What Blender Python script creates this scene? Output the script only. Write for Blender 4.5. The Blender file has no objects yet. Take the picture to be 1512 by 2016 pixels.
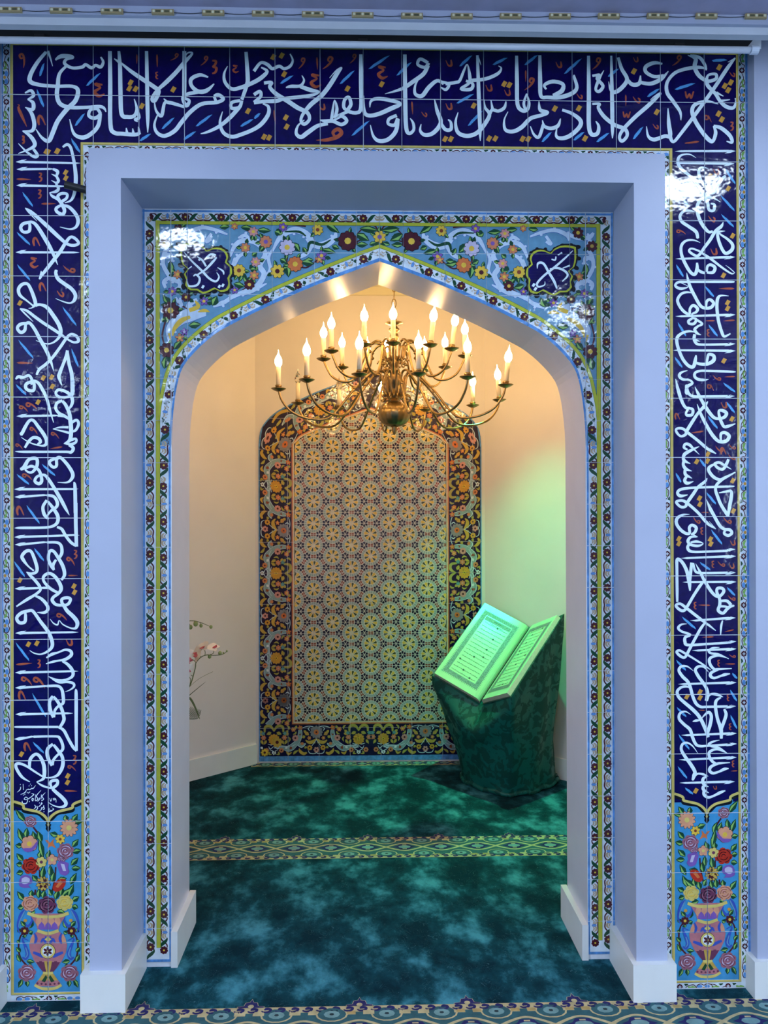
import bpy, math, random
from mathutils import Vector, Matrix
from mathutils.geometry import tessellate_polygon
random.seed(7)
sc = bpy.context.scene
COL = sc.collection
# ------------------------------------------------------------------ camera
FPX = 1514.0
CAM = Vector((0.0, -2.568, 1.604))
_y, _p, _r = math.radians(1.499), math.radians(0.151), math.radians(-0.130)
FWD = Vector((math.sin(_y)*math.cos(_p), math.cos(_y)*math.cos(_p), math.sin(_p)))
_r0 = Vector((math.cos(_y), -math.sin(_y), 0)); _u0 = _r0.cross(FWD)
RGT = _r0*math.cos(_r) + _u0*math.sin(_r)
UPV = -_r0*math.sin(_r) + _u0*math.cos(_r)
cam_d = bpy.data.cameras.new('camera'); cam = bpy.data.objects.new('camera', cam_d); COL.objects.link(cam)
cam_d.sensor_fit = 'HORIZONTAL'; cam_d.sensor_width = 36.0; cam_d.lens = 36.0*FPX/1512.0
cam_d.clip_start = 0.05; cam_d.clip_end = 60
m = Matrix.Identity(4)
for i in range(3):
    m[i][0] = RGT[i]; m[i][1] = UPV[i]; m[i][2] = -FWD[i]; m[i][3] = CAM[i]
cam.matrix_world = m
sc.camera = cam
# ------------------------------------------------------------------ world, exposure
w = bpy.data.worlds.new('world'); sc.world = w; w.use_nodes = True
w.node_tree.nodes['Background'].inputs[0].default_value = (0.5, 0.55, 0.7, 1)
w.node_tree.nodes['Background'].inputs[1].default_value = 0.02
sc.view_settings.view_transform = 'Standard'; sc.view_settings.look = 'None'
sc.view_settings.gamma = 1.0; sc.view_settings.use_curve_mapping = False
sc.view_settings.exposure = 0.0
sc.cycles.max_bounces = 7; sc.cycles.use_adaptive_sampling = True; sc.cycles.adaptive_threshold = 0.03; sc.cycles.glossy_bounces = 3; sc.cycles.transmission_bounces = 5; sc.cycles.caustics_reflective = False; sc.cycles.caustics_refractive = False
HALL_POWER = 46.0      # each square ceiling panel of the hall
HALL_COL = (0.66, 0.80, 1.0)
BULB_EMIT = 88.0
FILL_EMIT = 10.5        # added fill glow of the unseen side wall panes
BULB_COL = (1.0, 0.60, 0.25)
GREEN_W = 265.0
GREEN_COL = (0.0, 1.0, 0.42)

def ray(px, py):
    return FWD + RGT*((px-756.0)/FPX) + UPV*((1008.0-py)/FPX)
def at(px, py, Y):                      # point of the upright plane y = Y seen at a pixel
    d = ray(px, py); return CAM + d*((Y-CAM.y)/d.y)
def atz(px, py, Z):                     # point of the level plane z = Z seen at a pixel
    d = ray(px, py); return CAM + d*((Z-CAM.z)/d.z)

# ------------------------------------------------------------------ materials
def newmat(name):
    mt = bpy.data.materials.new(name); mt.use_nodes = True
    nt = mt.node_tree; b = nt.nodes['Principled BSDF']
    return mt, nt, b
def noise(nt, scale, detail=3.0, rough=0.5, coord='Object', dist=0.0, vec=None):
    n = nt.nodes.new('ShaderNodeTexNoise'); n.inputs['Scale'].default_value = scale
    n.inputs['Detail'].default_value = detail; n.inputs['Roughness'].default_value = rough
    n.inputs['Distortion'].default_value = dist
    tc = nt.nodes.new('ShaderNodeTexCoord')
    nt.links.new(vec if vec else tc.outputs[coord], n.inputs['Vector'])
    return n
def ramp(nt, src, stops):
    r = nt.nodes.new('ShaderNodeValToRGB')
    while len(r.color_ramp.elements) < len(stops): r.color_ramp.elements.new(0.5)
    for e, (p, c) in zip(r.color_ramp.elements, stops):
        e.position = p; e.color = (c[0], c[1], c[2], 1)
    nt.links.new(src, r.inputs[0]); return r
def bump(nt, b, src, dist, strength=1.0):
    bp = nt.nodes.new('ShaderNodeBump'); bp.inputs['Distance'].default_value = dist
    bp.inputs['Strength'].default_value = strength
    nt.links.new(src, bp.inputs['Height']); nt.links.new(bp.outputs[0], b.inputs['Normal'])
def glaze(name, c, rough=0.09, var=0.12):
    mt, nt, b = newmat(name)
    n = noise(nt, 38.0, 3.0)
    lo = [x*(1-var) for x in c]; hi = [min(1, x*(1+var)) for x in c]
    r = ramp(nt, n.outputs[0], [(0.3, lo), (0.7, hi)])
    nt.links.new(r.outputs[0], b.inputs['Base Color'])
    b.inputs['Roughness'].default_value = rough
    b.inputs['IOR'].default_value = 1.5
    n2 = noise(nt, 24.0, 2.0, 0.45)
    bump(nt, b, n2.outputs[0], 0.0020, 0.75)
    return mt
def plain(name, c, rough=0.5, var=0.06, scale=9.0, metal=0.0, bscale=0.0, bdist=0.0006):
    mt, nt, b = newmat(name)
    n = noise(nt, scale, 4.0)
    r = ramp(nt, n.outputs[0], [(0.3, [x*(1-var) for x in c]), (0.7, [min(1, x*(1+var)) for x in c])])
    nt.links.new(r.outputs[0], b.inputs['Base Color'])
    b.inputs['Roughness'].default_value = rough; b.inputs['Metallic'].default_value = metal
    if bscale:
        n2 = noise(nt, bscale, 3.0); bump(nt, b, n2.outputs[0], bdist, 0.5)
    return mt
G = {}
def defg(k, c, rough=0.09, var=0.10): G[k] = glaze('glaze_'+k, c, rough, var)
defg('white', (0.72, 0.80, 0.86)); defg('cobalt', (0.0045, 0.0015, 0.070), var=0.25); defg('script', (0.76, 0.90, 0.96), var=0.04)
defg('gold', (0.62, 0.32, 0.05)); defg('azure', (0.10, 0.36, 0.72)); defg('rust', (0.42, 0.095, 0.042), var=0.25)
defg('yellow', (0.66, 0.54, 0.15)); defg('lime', (0.48, 0.52, 0.04)); defg('sky', (0.055, 0.29, 0.55)); defg('paleblue', (0.13, 0.30, 0.45))
defg('edgeblue', (0.10, 0.28, 0.62), var=0.3); defg('green', (0.012, 0.065, 0.030)); defg('leaf', (0.26, 0.50, 0.12)); defg('maroon', (0.075, 0.014, 0.022))
defg('black', (0.008, 0.008, 0.012)); defg('tan', (0.50, 0.38, 0.24)); defg('bud', (0.12, 0.32, 0.68)); defg('orange', (0.62, 0.17, 0.05))
defg('mauve', (0.33, 0.13, 0.17)); defg('peach', (0.68, 0.32, 0.18)); defg('violet', (0.20, 0.10, 0.38)); defg('red', (0.45, 0.03, 0.015))
defg('plum', (0.14, 0.035, 0.08)); defg('rose', (0.46, 0.17, 0.19)); defg('pink', (0.6, 0.28, 0.26)); defg('scroll', (0.55, 0.68, 0.82)); defg('sun', (0.75, 0.50, 0.06))
defg('royal', (0.045, 0.09, 0.42)); defg('pale', (0.55, 0.50, 0.66)); defg('navy', (0.012, 0.007, 0.045), var=0.2); defg('greyblue', (0.24, 0.36, 0.40)); defg('ochre', (0.55, 0.36, 0.07)); defg('olive', (0.40, 0.36, 0.08))
defg('grey', (0.24, 0.23, 0.27)); defg('teal', (0.10, 0.30, 0.32)); defg('cream', (0.66, 0.60, 0.44)); defg('brick', (0.24, 0.055, 0.028)); defg('pitch', (0.02, 0.01, 0.03)); defg('slate', (0.33, 0.42, 0.41)); defg('moss', (0.06, 0.07, 0.012)); defg('amber', (0.76, 0.50, 0.08)); defg('line', (0.70, 0.66, 0.58)); defg('coral', (0.60, 0.22, 0.10))
GK = list(G.keys()); GI = {k: i for i, k in enumerate(GK)}

M = {}
M['lilac'] = plain('lilac_wall_paint', (0.43, 0.47, 0.61), 0.42, 0.02, 6, bscale=60, bdist=0.0004)
M['offwhite'] = plain('offwhite_niche_paint', (0.76, 0.72, 0.70), 0.5, 0.02, 5, bscale=60, bdist=0.0004)
M['gloss'] = plain('satin_arch_paint', (0.66, 0.64, 0.70), 0.30, 0.03, 8, bscale=35, bdist=0.0006)
M['skirt'] = plain('white_baseboard_paint', (0.78, 0.79, 0.76), 0.35, 0.03, 8)
M['grout'] = plain('white_grout', (0.74, 0.78, 0.84), 0.7, 0.05, 40)
M['ceil'] = plain('hall_ceiling_paint', (0.42, 0.40, 0.56), 0.8, 0.08, 14)
M['hall'] = plain('hall_wall_paint', (0.58, 0.60, 0.66), 0.6, 0.03, 3)
M['nceil'] = plain('cream_ceiling_paint', (0.74, 0.70, 0.50), 0.6, 0.03, 3)
M['case'] = plain('grey_screen_case', (0.58, 0.62, 0.68), 0.4, 0.04, 12)
M['bar'] = plain('pale_grey_bar', (0.62, 0.68, 0.78), 0.35, 0.03, 12)
M['black'] = plain('black_plastic', (0.012, 0.012, 0.014), 0.45)
M['slot'] = plain('black_screen_fabric', (0.006, 0.006, 0.008), 0.9)
M['ledbody'] = plain('yellowed_module', (0.42, 0.33, 0.17), 0.5)
M['ledchip'] = plain('clear_chip', (0.75, 0.72, 0.50), 0.3)
M['ledpart'] = plain('circuit_board', (0.10, 0.10, 0.05), 0.5)
M['brass'] = plain('aged_brass', (0.33, 0.225, 0.10), 0.30, 0.3, 20, metal=1.0)
M['candle'] = plain('ivory_candle_sleeve', (0.85, 0.72, 0.50), 0.5, 0.04, 14)
M['flower'] = plain('white_petal', (0.80, 0.74, 0.66), 0.6, 0.06, 40)
M['lip'] = plain('magenta_lip', (0.55, 0.09, 0.12), 0.5, 0.2, 60)
M['stem'] = plain('green_stem', (0.10, 0.14, 0.045), 0.5, 0.25, 30)
M['budm'] = plain('green_bud', (0.22, 0.28, 0.09), 0.5, 0.2, 40)
M['frond'] = plain('dark_frond', (0.035, 0.06, 0.03), 0.5, 0.2, 40)
M['pot'] = plain('dark_ceramic_pot', (0.08, 0.06, 0.05), 0.3, 0.2, 20)
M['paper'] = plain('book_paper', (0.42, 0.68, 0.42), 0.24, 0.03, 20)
M['pageedge'] = plain('page_edges', (0.70, 0.66, 0.52), 0.6, 0.08, 90)
M['ink'] = plain('printed_ink', (0.03, 0.035, 0.03), 0.5)
M['ornink'] = plain('printed_border', (0.16, 0.20, 0.20), 0.45, 0.5, 160)
M['cover'] = plain('green_cover', (0.02, 0.09, 0.07), 0.4)
M['wood'] = plain('brown_wood', (0.16, 0.08, 0.035), 0.5, 0.25, 25)
def damask():
    mt, nt, b = newmat('green_damask_cloth')
    n = noise(nt, 17.0, 4.0, 0.55, dist=0.9)
    v = noise(nt, 420.0, 1.0)
    r = ramp(nt, n.outputs[0], [(0.49, (0.0025, 0.058, 0.050)), (0.515, (0.006, 0.115, 0.098))])
    nt.links.new(r.outputs[0], b.inputs['Base Color'])
    rr = ramp(nt, n.outputs[0], [(0.49, (0.62, 0.62, 0.62)), (0.515, (0.34, 0.34, 0.34))])
    nt.links.new(rr.outputs[0], b.inputs['Roughness'])
    b.inputs['Specular IOR Level'].default_value = 0.25
    bump(nt, b, v.outputs[0], 0.0006, 0.35)
    return mt
M['damask'] = damask()
def carpet():
    mt, nt, b = newmat('teal_pile_carpet')
    tc = nt.nodes.new('ShaderNodeTexCoord')
    mp = nt.nodes.new('ShaderNodeMapping'); mp.inputs['Scale'].default_value = (1.0, 0.75, 1.0)
    nt.links.new(tc.outputs['Object'], mp.inputs['Vector'])
    n = noise(nt, 5.4, 10.0, 0.62, dist=0.08, vec=mp.outputs[0])
    base = ramp(nt, n.outputs[0], [(0.40, (0.0015, 0.022, 0.034)), (0.50, (0.005, 0.052, 0.072)), (0.57, (0.024, 0.14, 0.185)), (0.65, (0.062, 0.27, 0.35))])
    n2 = noise(nt, 19.0, 1.0, 0.4, dist=1.6)          # embossed scroll lines in the pile
    mm = nt.nodes.new('ShaderNodeMath'); mm.operation = 'FRACT'
    m5 = nt.nodes.new('ShaderNodeMath'); m5.operation = 'MULTIPLY'; m5.inputs[1].default_value = 7.0
    nt.links.new(n2.outputs[0], m5.inputs[0]); nt.links.new(m5.outputs[0], mm.inputs[0])
    ln = ramp(nt, mm.outputs[0], [(0.46, (0, 0, 0)), (0.50, (1, 1, 1)), (0.54, (0, 0, 0))])
    n3 = noise(nt, 16.0, 2.0)
    gate = ramp(nt, n3.outputs[0], [(0.44, (0, 0, 0)), (0.54, (0.42, 0.42, 0.42))])
    mu = nt.nodes.new('ShaderNodeMath'); mu.operation = 'MULTIPLY'
    nt.links.new(ln.outputs[0], mu.inputs[0]); nt.links.new(gate.outputs[0], mu.inputs[1])
    mx = nt.nodes.new('ShaderNodeMix'); mx.data_type = 'RGBA'
    nt.links.new(mu.outputs[0], mx.inputs[0]); nt.links.new(base.outputs[0], mx.inputs[6])
    mx.inputs[7].default_value = (0.12, 0.28, 0.33, 1)
    nt.links.new(mx.outputs[2], b.inputs['Base Color'])
    b.inputs['Roughness'].default_value = 0.95; b.inputs['Specular IOR Level'].default_value = 0.1
    f = noise(nt, 500.0, 2.0); bump(nt, b, f.outputs[0], 0.002, 0.5)
    return mt
M['carpet'] = carpet()
def pile(name, c):
    mt = plain(name, c, 0.9, 0.18, 30, bscale=420, bdist=0.0015); return mt
CB = {'ccream': pile('pile_cream', (0.50, 0.42, 0.22)), 'cnavy': pile('pile_navy', (0.008, 0.008, 0.10)), 'cteal': pile('pile_teal', (0.022, 0.10, 0.12)),
      'clight': pile('pile_light_teal', (0.16, 0.30, 0.30)), 'cdark': pile('pile_dark', (0.01, 0.03, 0.04)), 'cgold': pile('pile_gold', (0.42, 0.30, 0.11))}
def emit(name, c, s):
    mt, nt, b = newmat(name)
    b.inputs['Base Color'].default_value = (c[0], c[1], c[2], 1)
    b.inputs['Emission Color'].default_value = (c[0], c[1], c[2], 1); b.inputs['Emission Strength'].default_value = s
    return mt
M['bulb'] = emit('lit_flame_bulb', BULB_COL, BULB_EMIT)
def glassmat():
    mt, nt, b = newmat('clear_bulb_glass')
    b.inputs['Base Color'].default_value = (1, 0.95, 0.85, 1); b.inputs['Roughness'].default_value = 0.05
    b.inputs['Transmission Weight'].default_value = 0.9
    return mt
M['glass'] = glassmat()

# ------------------------------------------------------------------ mesh helpers
class MB:
    def __init__(s): s.v = []; s.f = []; s.m = []
    def add(s, vs, fs, mi=0):
        o = len(s.v); s.v += [tuple(v) for v in vs]
        s.f += [tuple(i+o for i in f) for f in fs]; s.m += [mi]*len(fs)
    def box(s, x0, x1, y0, y1, z0, z1, mi=0):
        s.add([(x0,y0,z0),(x1,y0,z0),(x1,y1,z0),(x0,y1,z0),(x0,y0,z1),(x1,y0,z1),(x1,y1,z1),(x0,y1,z1)],
              [(0,3,2,1),(4,5,6,7),(0,1,5,4),(1,2,6,5),(2,3,7,6),(3,0,4,7)], mi)
    def prism(s, pts, y0, y1, mi=0):       # outline in x,z pulled along y
        n = len(pts); vs = [(p[0], y0, p[1]) for p in pts] + [(p[0], y1, p[1]) for p in pts]
        s.add(vs, [tuple(range(n)), tuple(range(2*n-1, n-1, -1))] + [(i, (i+1) % n, n+(i+1) % n, n+i) for i in range(n)], mi)
    def prism_z(s, pts, z0, z1, mi=0):     # outline in x,y pulled along z
        n = len(pts); vs = [(p[0], p[1], z0) for p in pts] + [(p[0], p[1], z1) for p in pts]
        s.add(vs, [tuple(range(n-1, -1, -1)), tuple(range(n, 2*n))] + [(i, (i+1) % n, n+(i+1) % n, n+i) for i in range(n)], mi)
    def lathe(s, prof, seg=20, c=(0,0,0), mi=0, lobes=0, amp=0.0):
        vs = []; fs = []
        for (r, z) in prof:
            for k in range(seg):
                a = 2*math.pi*k/seg; q = r*(1+amp*abs(math.cos(lobes*a/2))) if lobes else r
                vs.append((c[0]+q*math.cos(a), c[1]+q*math.sin(a), c[2]+z))
        for i in range(len(prof)-1):
            for k in range(seg):
                fs.append((i*seg+k, i*seg+(k+1) % seg, (i+1)*seg+(k+1) % seg, (i+1)*seg+k))
        s.add(vs, fs, mi)
    def tube(s, pts, rad, seg=8, mi=0, caps=True):
        P = [Vector(p[:3]) for p in pts]; n = len(P)
        R = [rad(i/(n-1)) if callable(rad) else rad for i in range(n)]
        vs = []; fs = []; prev = None
        for i in range(n):
            t = (P[min(i+1, n-1)]-P[max(i-1, 0)]).normalized()
            if prev is None:
                a = t.orthogonal().normalized()
            else:
                a = (prev - t*prev.dot(t)).normalized()
            prev = a; b = t.cross(a)
            for k in range(seg):
                q = 2*math.pi*k/seg; vs.append(P[i]+(a*math.cos(q)+b*math.sin(q))*R[i])
        for i in range(n-1):
            for k in range(seg):
                fs.append((i*seg+k, i*seg+(k+1) % seg, (i+1)*seg+(k+1) % seg, (i+1)*seg+k))
        if caps: fs += [tuple(range(seg-1, -1, -1)), tuple(range((n-1)*seg, n*seg))]
        s.add(vs, fs, mi)
    def ball(s, c, rx, ry=None, rz=None, seg=10, mi=0):
        ry = ry or rx; rz = rz or rx; h = seg//2+1; vs = []; fs = []
        for i in range(h+1):
            th = math.pi*i/h
            for k in range(seg):
                a = 2*math.pi*k/seg
                vs.append((c[0]+rx*math.sin(th)*math.cos(a), c[1]+ry*math.sin(th)*math.sin(a), c[2]+rz*math.cos(th)))
        for i in range(h):
            for k in range(seg): fs.append((i*seg+k, (i+1)*seg+k, (i+1)*seg+(k+1) % seg, i*seg+(k+1) % seg))
        s.add(vs, fs, mi)
    def build(s, name, mats, parent=None, smooth=False):
        me = bpy.data.meshes.new(name); me.from_pydata(s.v, [], s.f)
        if not isinstance(mats, (list, tuple)): mats = [mats]
        for mt in mats: me.materials.append(mt)
        if len(mats) > 1: me.polygons.foreach_set('material_index', s.m)
        if smooth: me.polygons.foreach_set('use_smooth', [True]*len(s.f))
        me.update()
        o = bpy.data.objects.new(name, me); COL.objects.link(o)
        if parent: o.parent = parent
        return o
def empty(name, loc=(0,0,0)):
    o = bpy.data.objects.new(name, None); COL.objects.link(o); o.location = loc; o.empty_display_size = 0.1
    return o
def tag(o, label, cat=None, group=None, kind=None):
    if label: o['label'] = label
    if cat: o['category'] = cat
    if group: o['group'] = group
    if kind: o['kind'] = kind
    return o
def struct(o, label=None):
    o['kind'] = 'structure'
    if label: o['label'] = label
    return o
def catmull(P, sub=6):
    n = len(P)
    if n < 3:
        return [tuple(P[0][j]+(P[-1][j]-P[0][j])*k/4 for j in range(len(P[0]))) for k in range(5)]
    out = []
    for i in range(n-1):
        p0 = P[max(i-1, 0)]; p1 = P[i]; p2 = P[i+1]; p3 = P[min(i+2, n-1)]
        for k in range(sub):
            t = k/sub; t2 = t*t; t3 = t2*t
            out.append(tuple(0.5*((2*p1[j])+(-p0[j]+p2[j])*t+(2*p0[j]-5*p1[j]+4*p2[j]-p3[j])*t2+(-p0[j]+3*p1[j]-3*p2[j]+p3[j])*t3) for j in range(len(p1))))
    out.append(tuple(P[-1])); return out
# ------------------------------------------------------------------ painted glaze: flat art laid out in the plane of its wall (u, v in metres)
class Art:
    def __init__(s): s.p = []                       # (layer, glaze index, convex outline)
    def conv(s, pts, mat, layer): s.p.append((layer+((len(s.p)*5) % 11)*0.05, mat, [(p[0], p[1]) for p in pts]))
    def poly(s, pts, mat, layer):
        P = [Vector((p[0], p[1], 0)) for p in pts]
        for t in tessellate_polygon([P]): s.conv([pts[i] for i in t], mat, layer)
    def rect(s, u0, u1, v0, v1, mat, layer): s.conv([(u0,v0),(u1,v0),(u1,v1),(u0,v1)], mat, layer)
    def ell(s, c, rx, ry, mat, layer, rot=0.0, n=10):
        ca, sa = math.cos(rot), math.sin(rot)
        s.conv([(c[0]+rx*math.cos(a)*ca-ry*math.sin(a)*sa, c[1]+rx*math.cos(a)*sa+ry*math.sin(a)*ca) for a in [2*math.pi*k/n for k in range(n)]], mat, layer)
    def stroke(s, pts, mat, layer, sub=5):          # pts (u, v, width)
        Q = catmull(pts, sub); n = len(Q); L = []; R = []
        for i in range(n):
            a = Q[max(i-1, 0)]; b = Q[min(i+1, n-1)]; dx, dy = b[0]-a[0], b[1]-a[1]; l = math.hypot(dx, dy) or 1e-9
            h = max(Q[i][2], 1e-5)/2; nx, ny = -dy/l*h, dx/l*h
            L.append((Q[i][0]+nx, Q[i][1]+ny)); R.append((Q[i][0]-nx, Q[i][1]-ny))
        for i in range(n-1):
            s.conv([L[i], R[i], R[i+1]], mat, layer); s.conv([L[i], R[i+1], L[i+1]], mat, layer)
            if 0 < i and Q[i][2] > 0: s.ell(Q[i], Q[i][2]/2, Q[i][2]/2, mat, layer, 0, 8) if i % 2 == 0 else None
    def flower(s, c, r, n, petal, core, layer, rot=0.0, fat=0.55, cr=0.32, edge=None):
        for k in range(n):
            a = rot+2*math.pi*k/n; q = (c[0]+math.cos(a)*r*0.58, c[1]+math.sin(a)*r*0.58)
            if edge: s.ell(q, r*0.47, r*fat*0.56, edge, layer, a, 8)
            s.ell(q, r*0.42, r*fat*0.47, petal, layer+1, a, 8)
        s.ell(c, r*cr, r*cr, core, layer+2, 0, 8)
    def leaf(s, a, b, wd, dark, light, layer):
        dx, dy = b[0]-a[0], b[1]-a[1]; l = math.hypot(dx, dy) or 1e-9; nx, ny = -dy/l, dx/l
        def pt(t, q): return (a[0]+dx*t+nx*q*wd, a[1]+dy*t+ny*q*wd)
        s.poly([pt(0,0), pt(.2,.32), pt(.45,.5), pt(.6,.38), pt(.72,.36), pt(1,0), pt(.72,-.30), pt(.5,-.5), pt(.2,-.34)], dark, layer)
        if light: s.poly([pt(.05,0), pt(.25,.2), pt(.45,.36), pt(.6,.24), pt(.92,0), pt(.5,.02)], light, layer+1)
    def rose(s, c, r, col, dk, layer, lt='pink'):
        for k in range(7):
            a = 2*math.pi*k/7+c[0]*37; s.ell((c[0]+math.cos(a)*r*.55, c[1]+math.sin(a)*r*.5), r*.48, r*.42, col, layer, a, 9)
        s.ell(c, r*.75, r*.7, col, layer, 0, 12)
        for (q, a0, a1, wd) in ((.82,.3,2.2,.07),(.78,2.7,4.4,.07),(.8,4.9,6.2,.07),(.5,1.0,3.4,.07),(.48,3.9,6.1,.07),(.22,.2,3.6,.07)):
            s.stroke([(c[0]+math.cos(a0+(a1-a0)*t)*r*q, c[1]+math.sin(a0+(a1-a0)*t)*r*q*.9, r*wd) for t in (0,.33,.66,1)], dk, layer+2, 3)
            s.stroke([(c[0]+math.cos(a0+(a1-a0)*t)*r*(q-.13), c[1]+math.sin(a0+(a1-a0)*t)*r*(q-.13)*.9, r*wd*1.5*math.sin(math.pi*t)) for t in (0,.33,.66,1)], lt, layer+1, 3)
def clip(P, u0, u1, v0, v1):
    for ax, lim, sg in ((0, u0, 1), (0, u1, -1), (1, v0, 1), (1, v1, -1)):
        Q = []; n = len(P)
        if not n: return P
        for i in range(n):
            a = P[i]; b = P[(i+1) % n]; da = (a[ax]-lim)*sg; db = (b[ax]-lim)*sg
            if da >= 0: Q.append(a)
            if (da >= 0) != (db >= 0):
                t = da/(da-db); Q.append((a[0]+(b[0]-a[0])*t, a[1]+(b[1]-a[1])*t))
        P = Q
    return P
def clip_conv(P, C):
    n = len(C)
    ar = sum(C[i][0]*C[(i+1) % n][1]-C[(i+1) % n][0]*C[i][1] for i in range(n)); sg = 1 if ar > 0 else -1
    for i in range(n):
        a = C[i]; b = C[(i+1) % n]; ex, ey = b[0]-a[0], b[1]-a[1]
        if abs(ex)+abs(ey) < 1e-9: continue
        Q = []; k = len(P)
        if not k: return P
        for j in range(k):
            p = P[j]; q = P[(j+1) % k]
            dp = sg*(ex*(p[1]-a[1])-ey*(p[0]-a[0])); dq = sg*(ex*(q[1]-a[1])-ey*(q[0]-a[0]))
            if dp >= 0: Q.append(p)
            if (dp >= 0) != (dq >= 0):
                t = dp/(dp-dq); Q.append((p[0]+(q[0]-p[0])*t, p[1]+(q[1]-p[1])*t))
        P = Q
    return P
STEP = 0.00030
def tiles(parent, rects, art, Y, cells=None, gap=0.0011, th=0.0022, name='tile', tilt=0.0035, base='white'):
    items = []
    for (ly, mt, P) in art.p:
        us = [p[0] for p in P]; vs = [p[1] for p in P]; items.append((min(us), max(us), min(vs), max(vs), ly, mt, P))
    cb = [(min(p[0] for p in c), max(p[0] for p in c), min(p[1] for p in c), max(p[1] for p in c), c) for c in cells] if cells else None
    rnd = random.Random(5)
    for (u0, u1, v0, v1) in rects:
        a0, a1, b0, b1 = u0+gap, u1-gap, v0+gap, v1-gap
        mid = ((u0+u1)/2, (v0+v1)/2); tx = rnd.uniform(-tilt, tilt); tz = rnd.uniform(-tilt, tilt)
        mb = MB(); used = {}
        def put(P, ly, mt):
            if len(P) < 3: return
            mi = used.setdefault(mt, len(used)); q = -ly*STEP
            mb.add([(p[0]-mid[0], q+(p[0]-mid[0])*tx+(p[1]-mid[1])*tz, p[1]-mid[1]) for p in P], [tuple(range(len(P)))], mi)
        def area(P): return abs(sum(P[i][0]*P[(i+1) % len(P)][1]-P[(i+1) % len(P)][0]*P[i][1] for i in range(len(P))))/2
        rc = [(a0,b0),(a1,b0),(a1,b1),(a0,b1)]
        cl = None
        if cb:
            cl = [c[4] for c in cb if c[0] < a1 and c[1] > a0 and c[2] < b1 and c[3] > b0]
            pieces = [clip(list(c), a0, a1, b0, b1) for c in cl]; pieces = [p for p in pieces if len(p) > 2 and area(p) > 1e-6]
        else: pieces = [rc]
        if not pieces or sum(area(p) for p in pieces) < 6e-5: continue
        for p in pieces:
            put(p, 0, base); n = len(p); mi = used[base]
            mb.add([(x[0]-mid[0], (x[0]-mid[0])*tx+(x[1]-mid[1])*tz, x[1]-mid[1]) for x in p]+[(x[0]-mid[0], th, x[1]-mid[1]) for x in p], [(i, (i+1) % n, n+(i+1) % n, n+i) for i in range(n)], mi)
        for (x0, x1, y0, y1, ly, mt, P) in items:
            if x1 <= a0 or x0 >= a1 or y1 <= b0 or y0 >= b1: continue
            Q = P if (x0 >= a0 and x1 <= a1 and y0 >= b0 and y1 <= b1) else clip(P, a0, a1, b0, b1)
            if len(Q) < 3: continue
            if cb:
                for c in cl:
                    R = clip_conv(Q, c)
                    if len(R) > 2 and area(R) > 1e-9: put(R, ly, mt)
            elif area(Q) > 1e-9: put(Q, ly, mt)
        o = mb.build(name, [G[k] for k in used], parent)
        o.location = (mid[0], Y, mid[1])

# a frame maps the coordinates read off one enlarged look at the wall to wall metres
class Frame:
    def __init__(s, ox, oy, k, Y): s.ox, s.oy, s.k, s.Y = ox, oy, k, Y
    def __call__(s, x, y):
        p = at(s.ox+x/s.k, s.oy+y/s.k, s.Y); return (p.x, p.z)
    def w(s, x): return x/s.k*(s.Y-CAM.y)/FPX
def parse(txt, w0):
    out = []; w = w0
    for t in txt.split():
        a = t.split(',')
        if len(a) > 2: w = float(a[2])
        out.append((float(a[0]), float(a[1]), w))
    return out
def put_stroke(art, fr, txt, w0, mat, layer):
    P = parse(txt, w0); kq = .88 if fr.k < 5 else .97; art.stroke([fr(x, y)+(fr.w(q*kq),) for (x, y, q) in P], mat, layer)
def put_alif(art, fr, xh, xt, yh, yt, mat='script', layer=3, w=35.0, barb=True):
    """a long horizontal letter: pointed head at xh, tapering tail at xt"""
    d = 1 if xt > xh else -1; h = w/2
    P = [(xh, yh), (xh+d*75, yh+(22 if d > 0 else -18)), (xh+d*110, yh+(yt-yh)*.1+h), (xt-d*90, yt+h*.8), (xt, yt), (xt-d*90, yt-h*.8), (xh+d*110, yh+(yt-yh)*.1-h)]
    art.poly([fr(*p) for p in P], mat, layer)
    if barb:
        s = -1 if d > 0 else 1
        art.poly([fr(*p) for p in [(xh, yh), (xh+d*85, yh+s*30), (xh+d*165, yh+s*36), (xh+d*120, yh+s*16), (xh+d*130, yh)]], mat, layer)
def put_dash(art, fr, txt, w, mat='azure', layer=2):
    for seg in txt.split(';'):
        a = [float(x) for x in seg.replace(',', ' ').split()]
        x0, y0, x1, y1 = a[:4]; dx, dy = x1-x0, y1-y0; l = math.hypot(dx, dy); nx, ny = -dy/l*w/2, dx/l*w/2
        nx *= .85; ny *= .85
        P = [(x0, y0), (x0+dx*.20+nx, y0+dy*.20+ny), (x0+dx*.72+nx, y0+dy*.72+ny), (x1, y1), (x0+dx*.90-nx, y0+dy*.90-ny), (x0+dx*.42-nx, y0+dy*.42-ny)]
        art.poly([fr(*p) for p in P], mat, layer)
def put_dots(art, fr, txt, r, mat='gold', layer=2):
    for seg in txt.split(';'):
        x, y = [float(q) for q in seg.split(',')]
        art.conv([fr(x-r*.95, y+r*.45), fr(x-r*.1, y-r), fr(x+r*.95, y-r*.45), fr(x+r*.1, y+r)], mat, layer)
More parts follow.
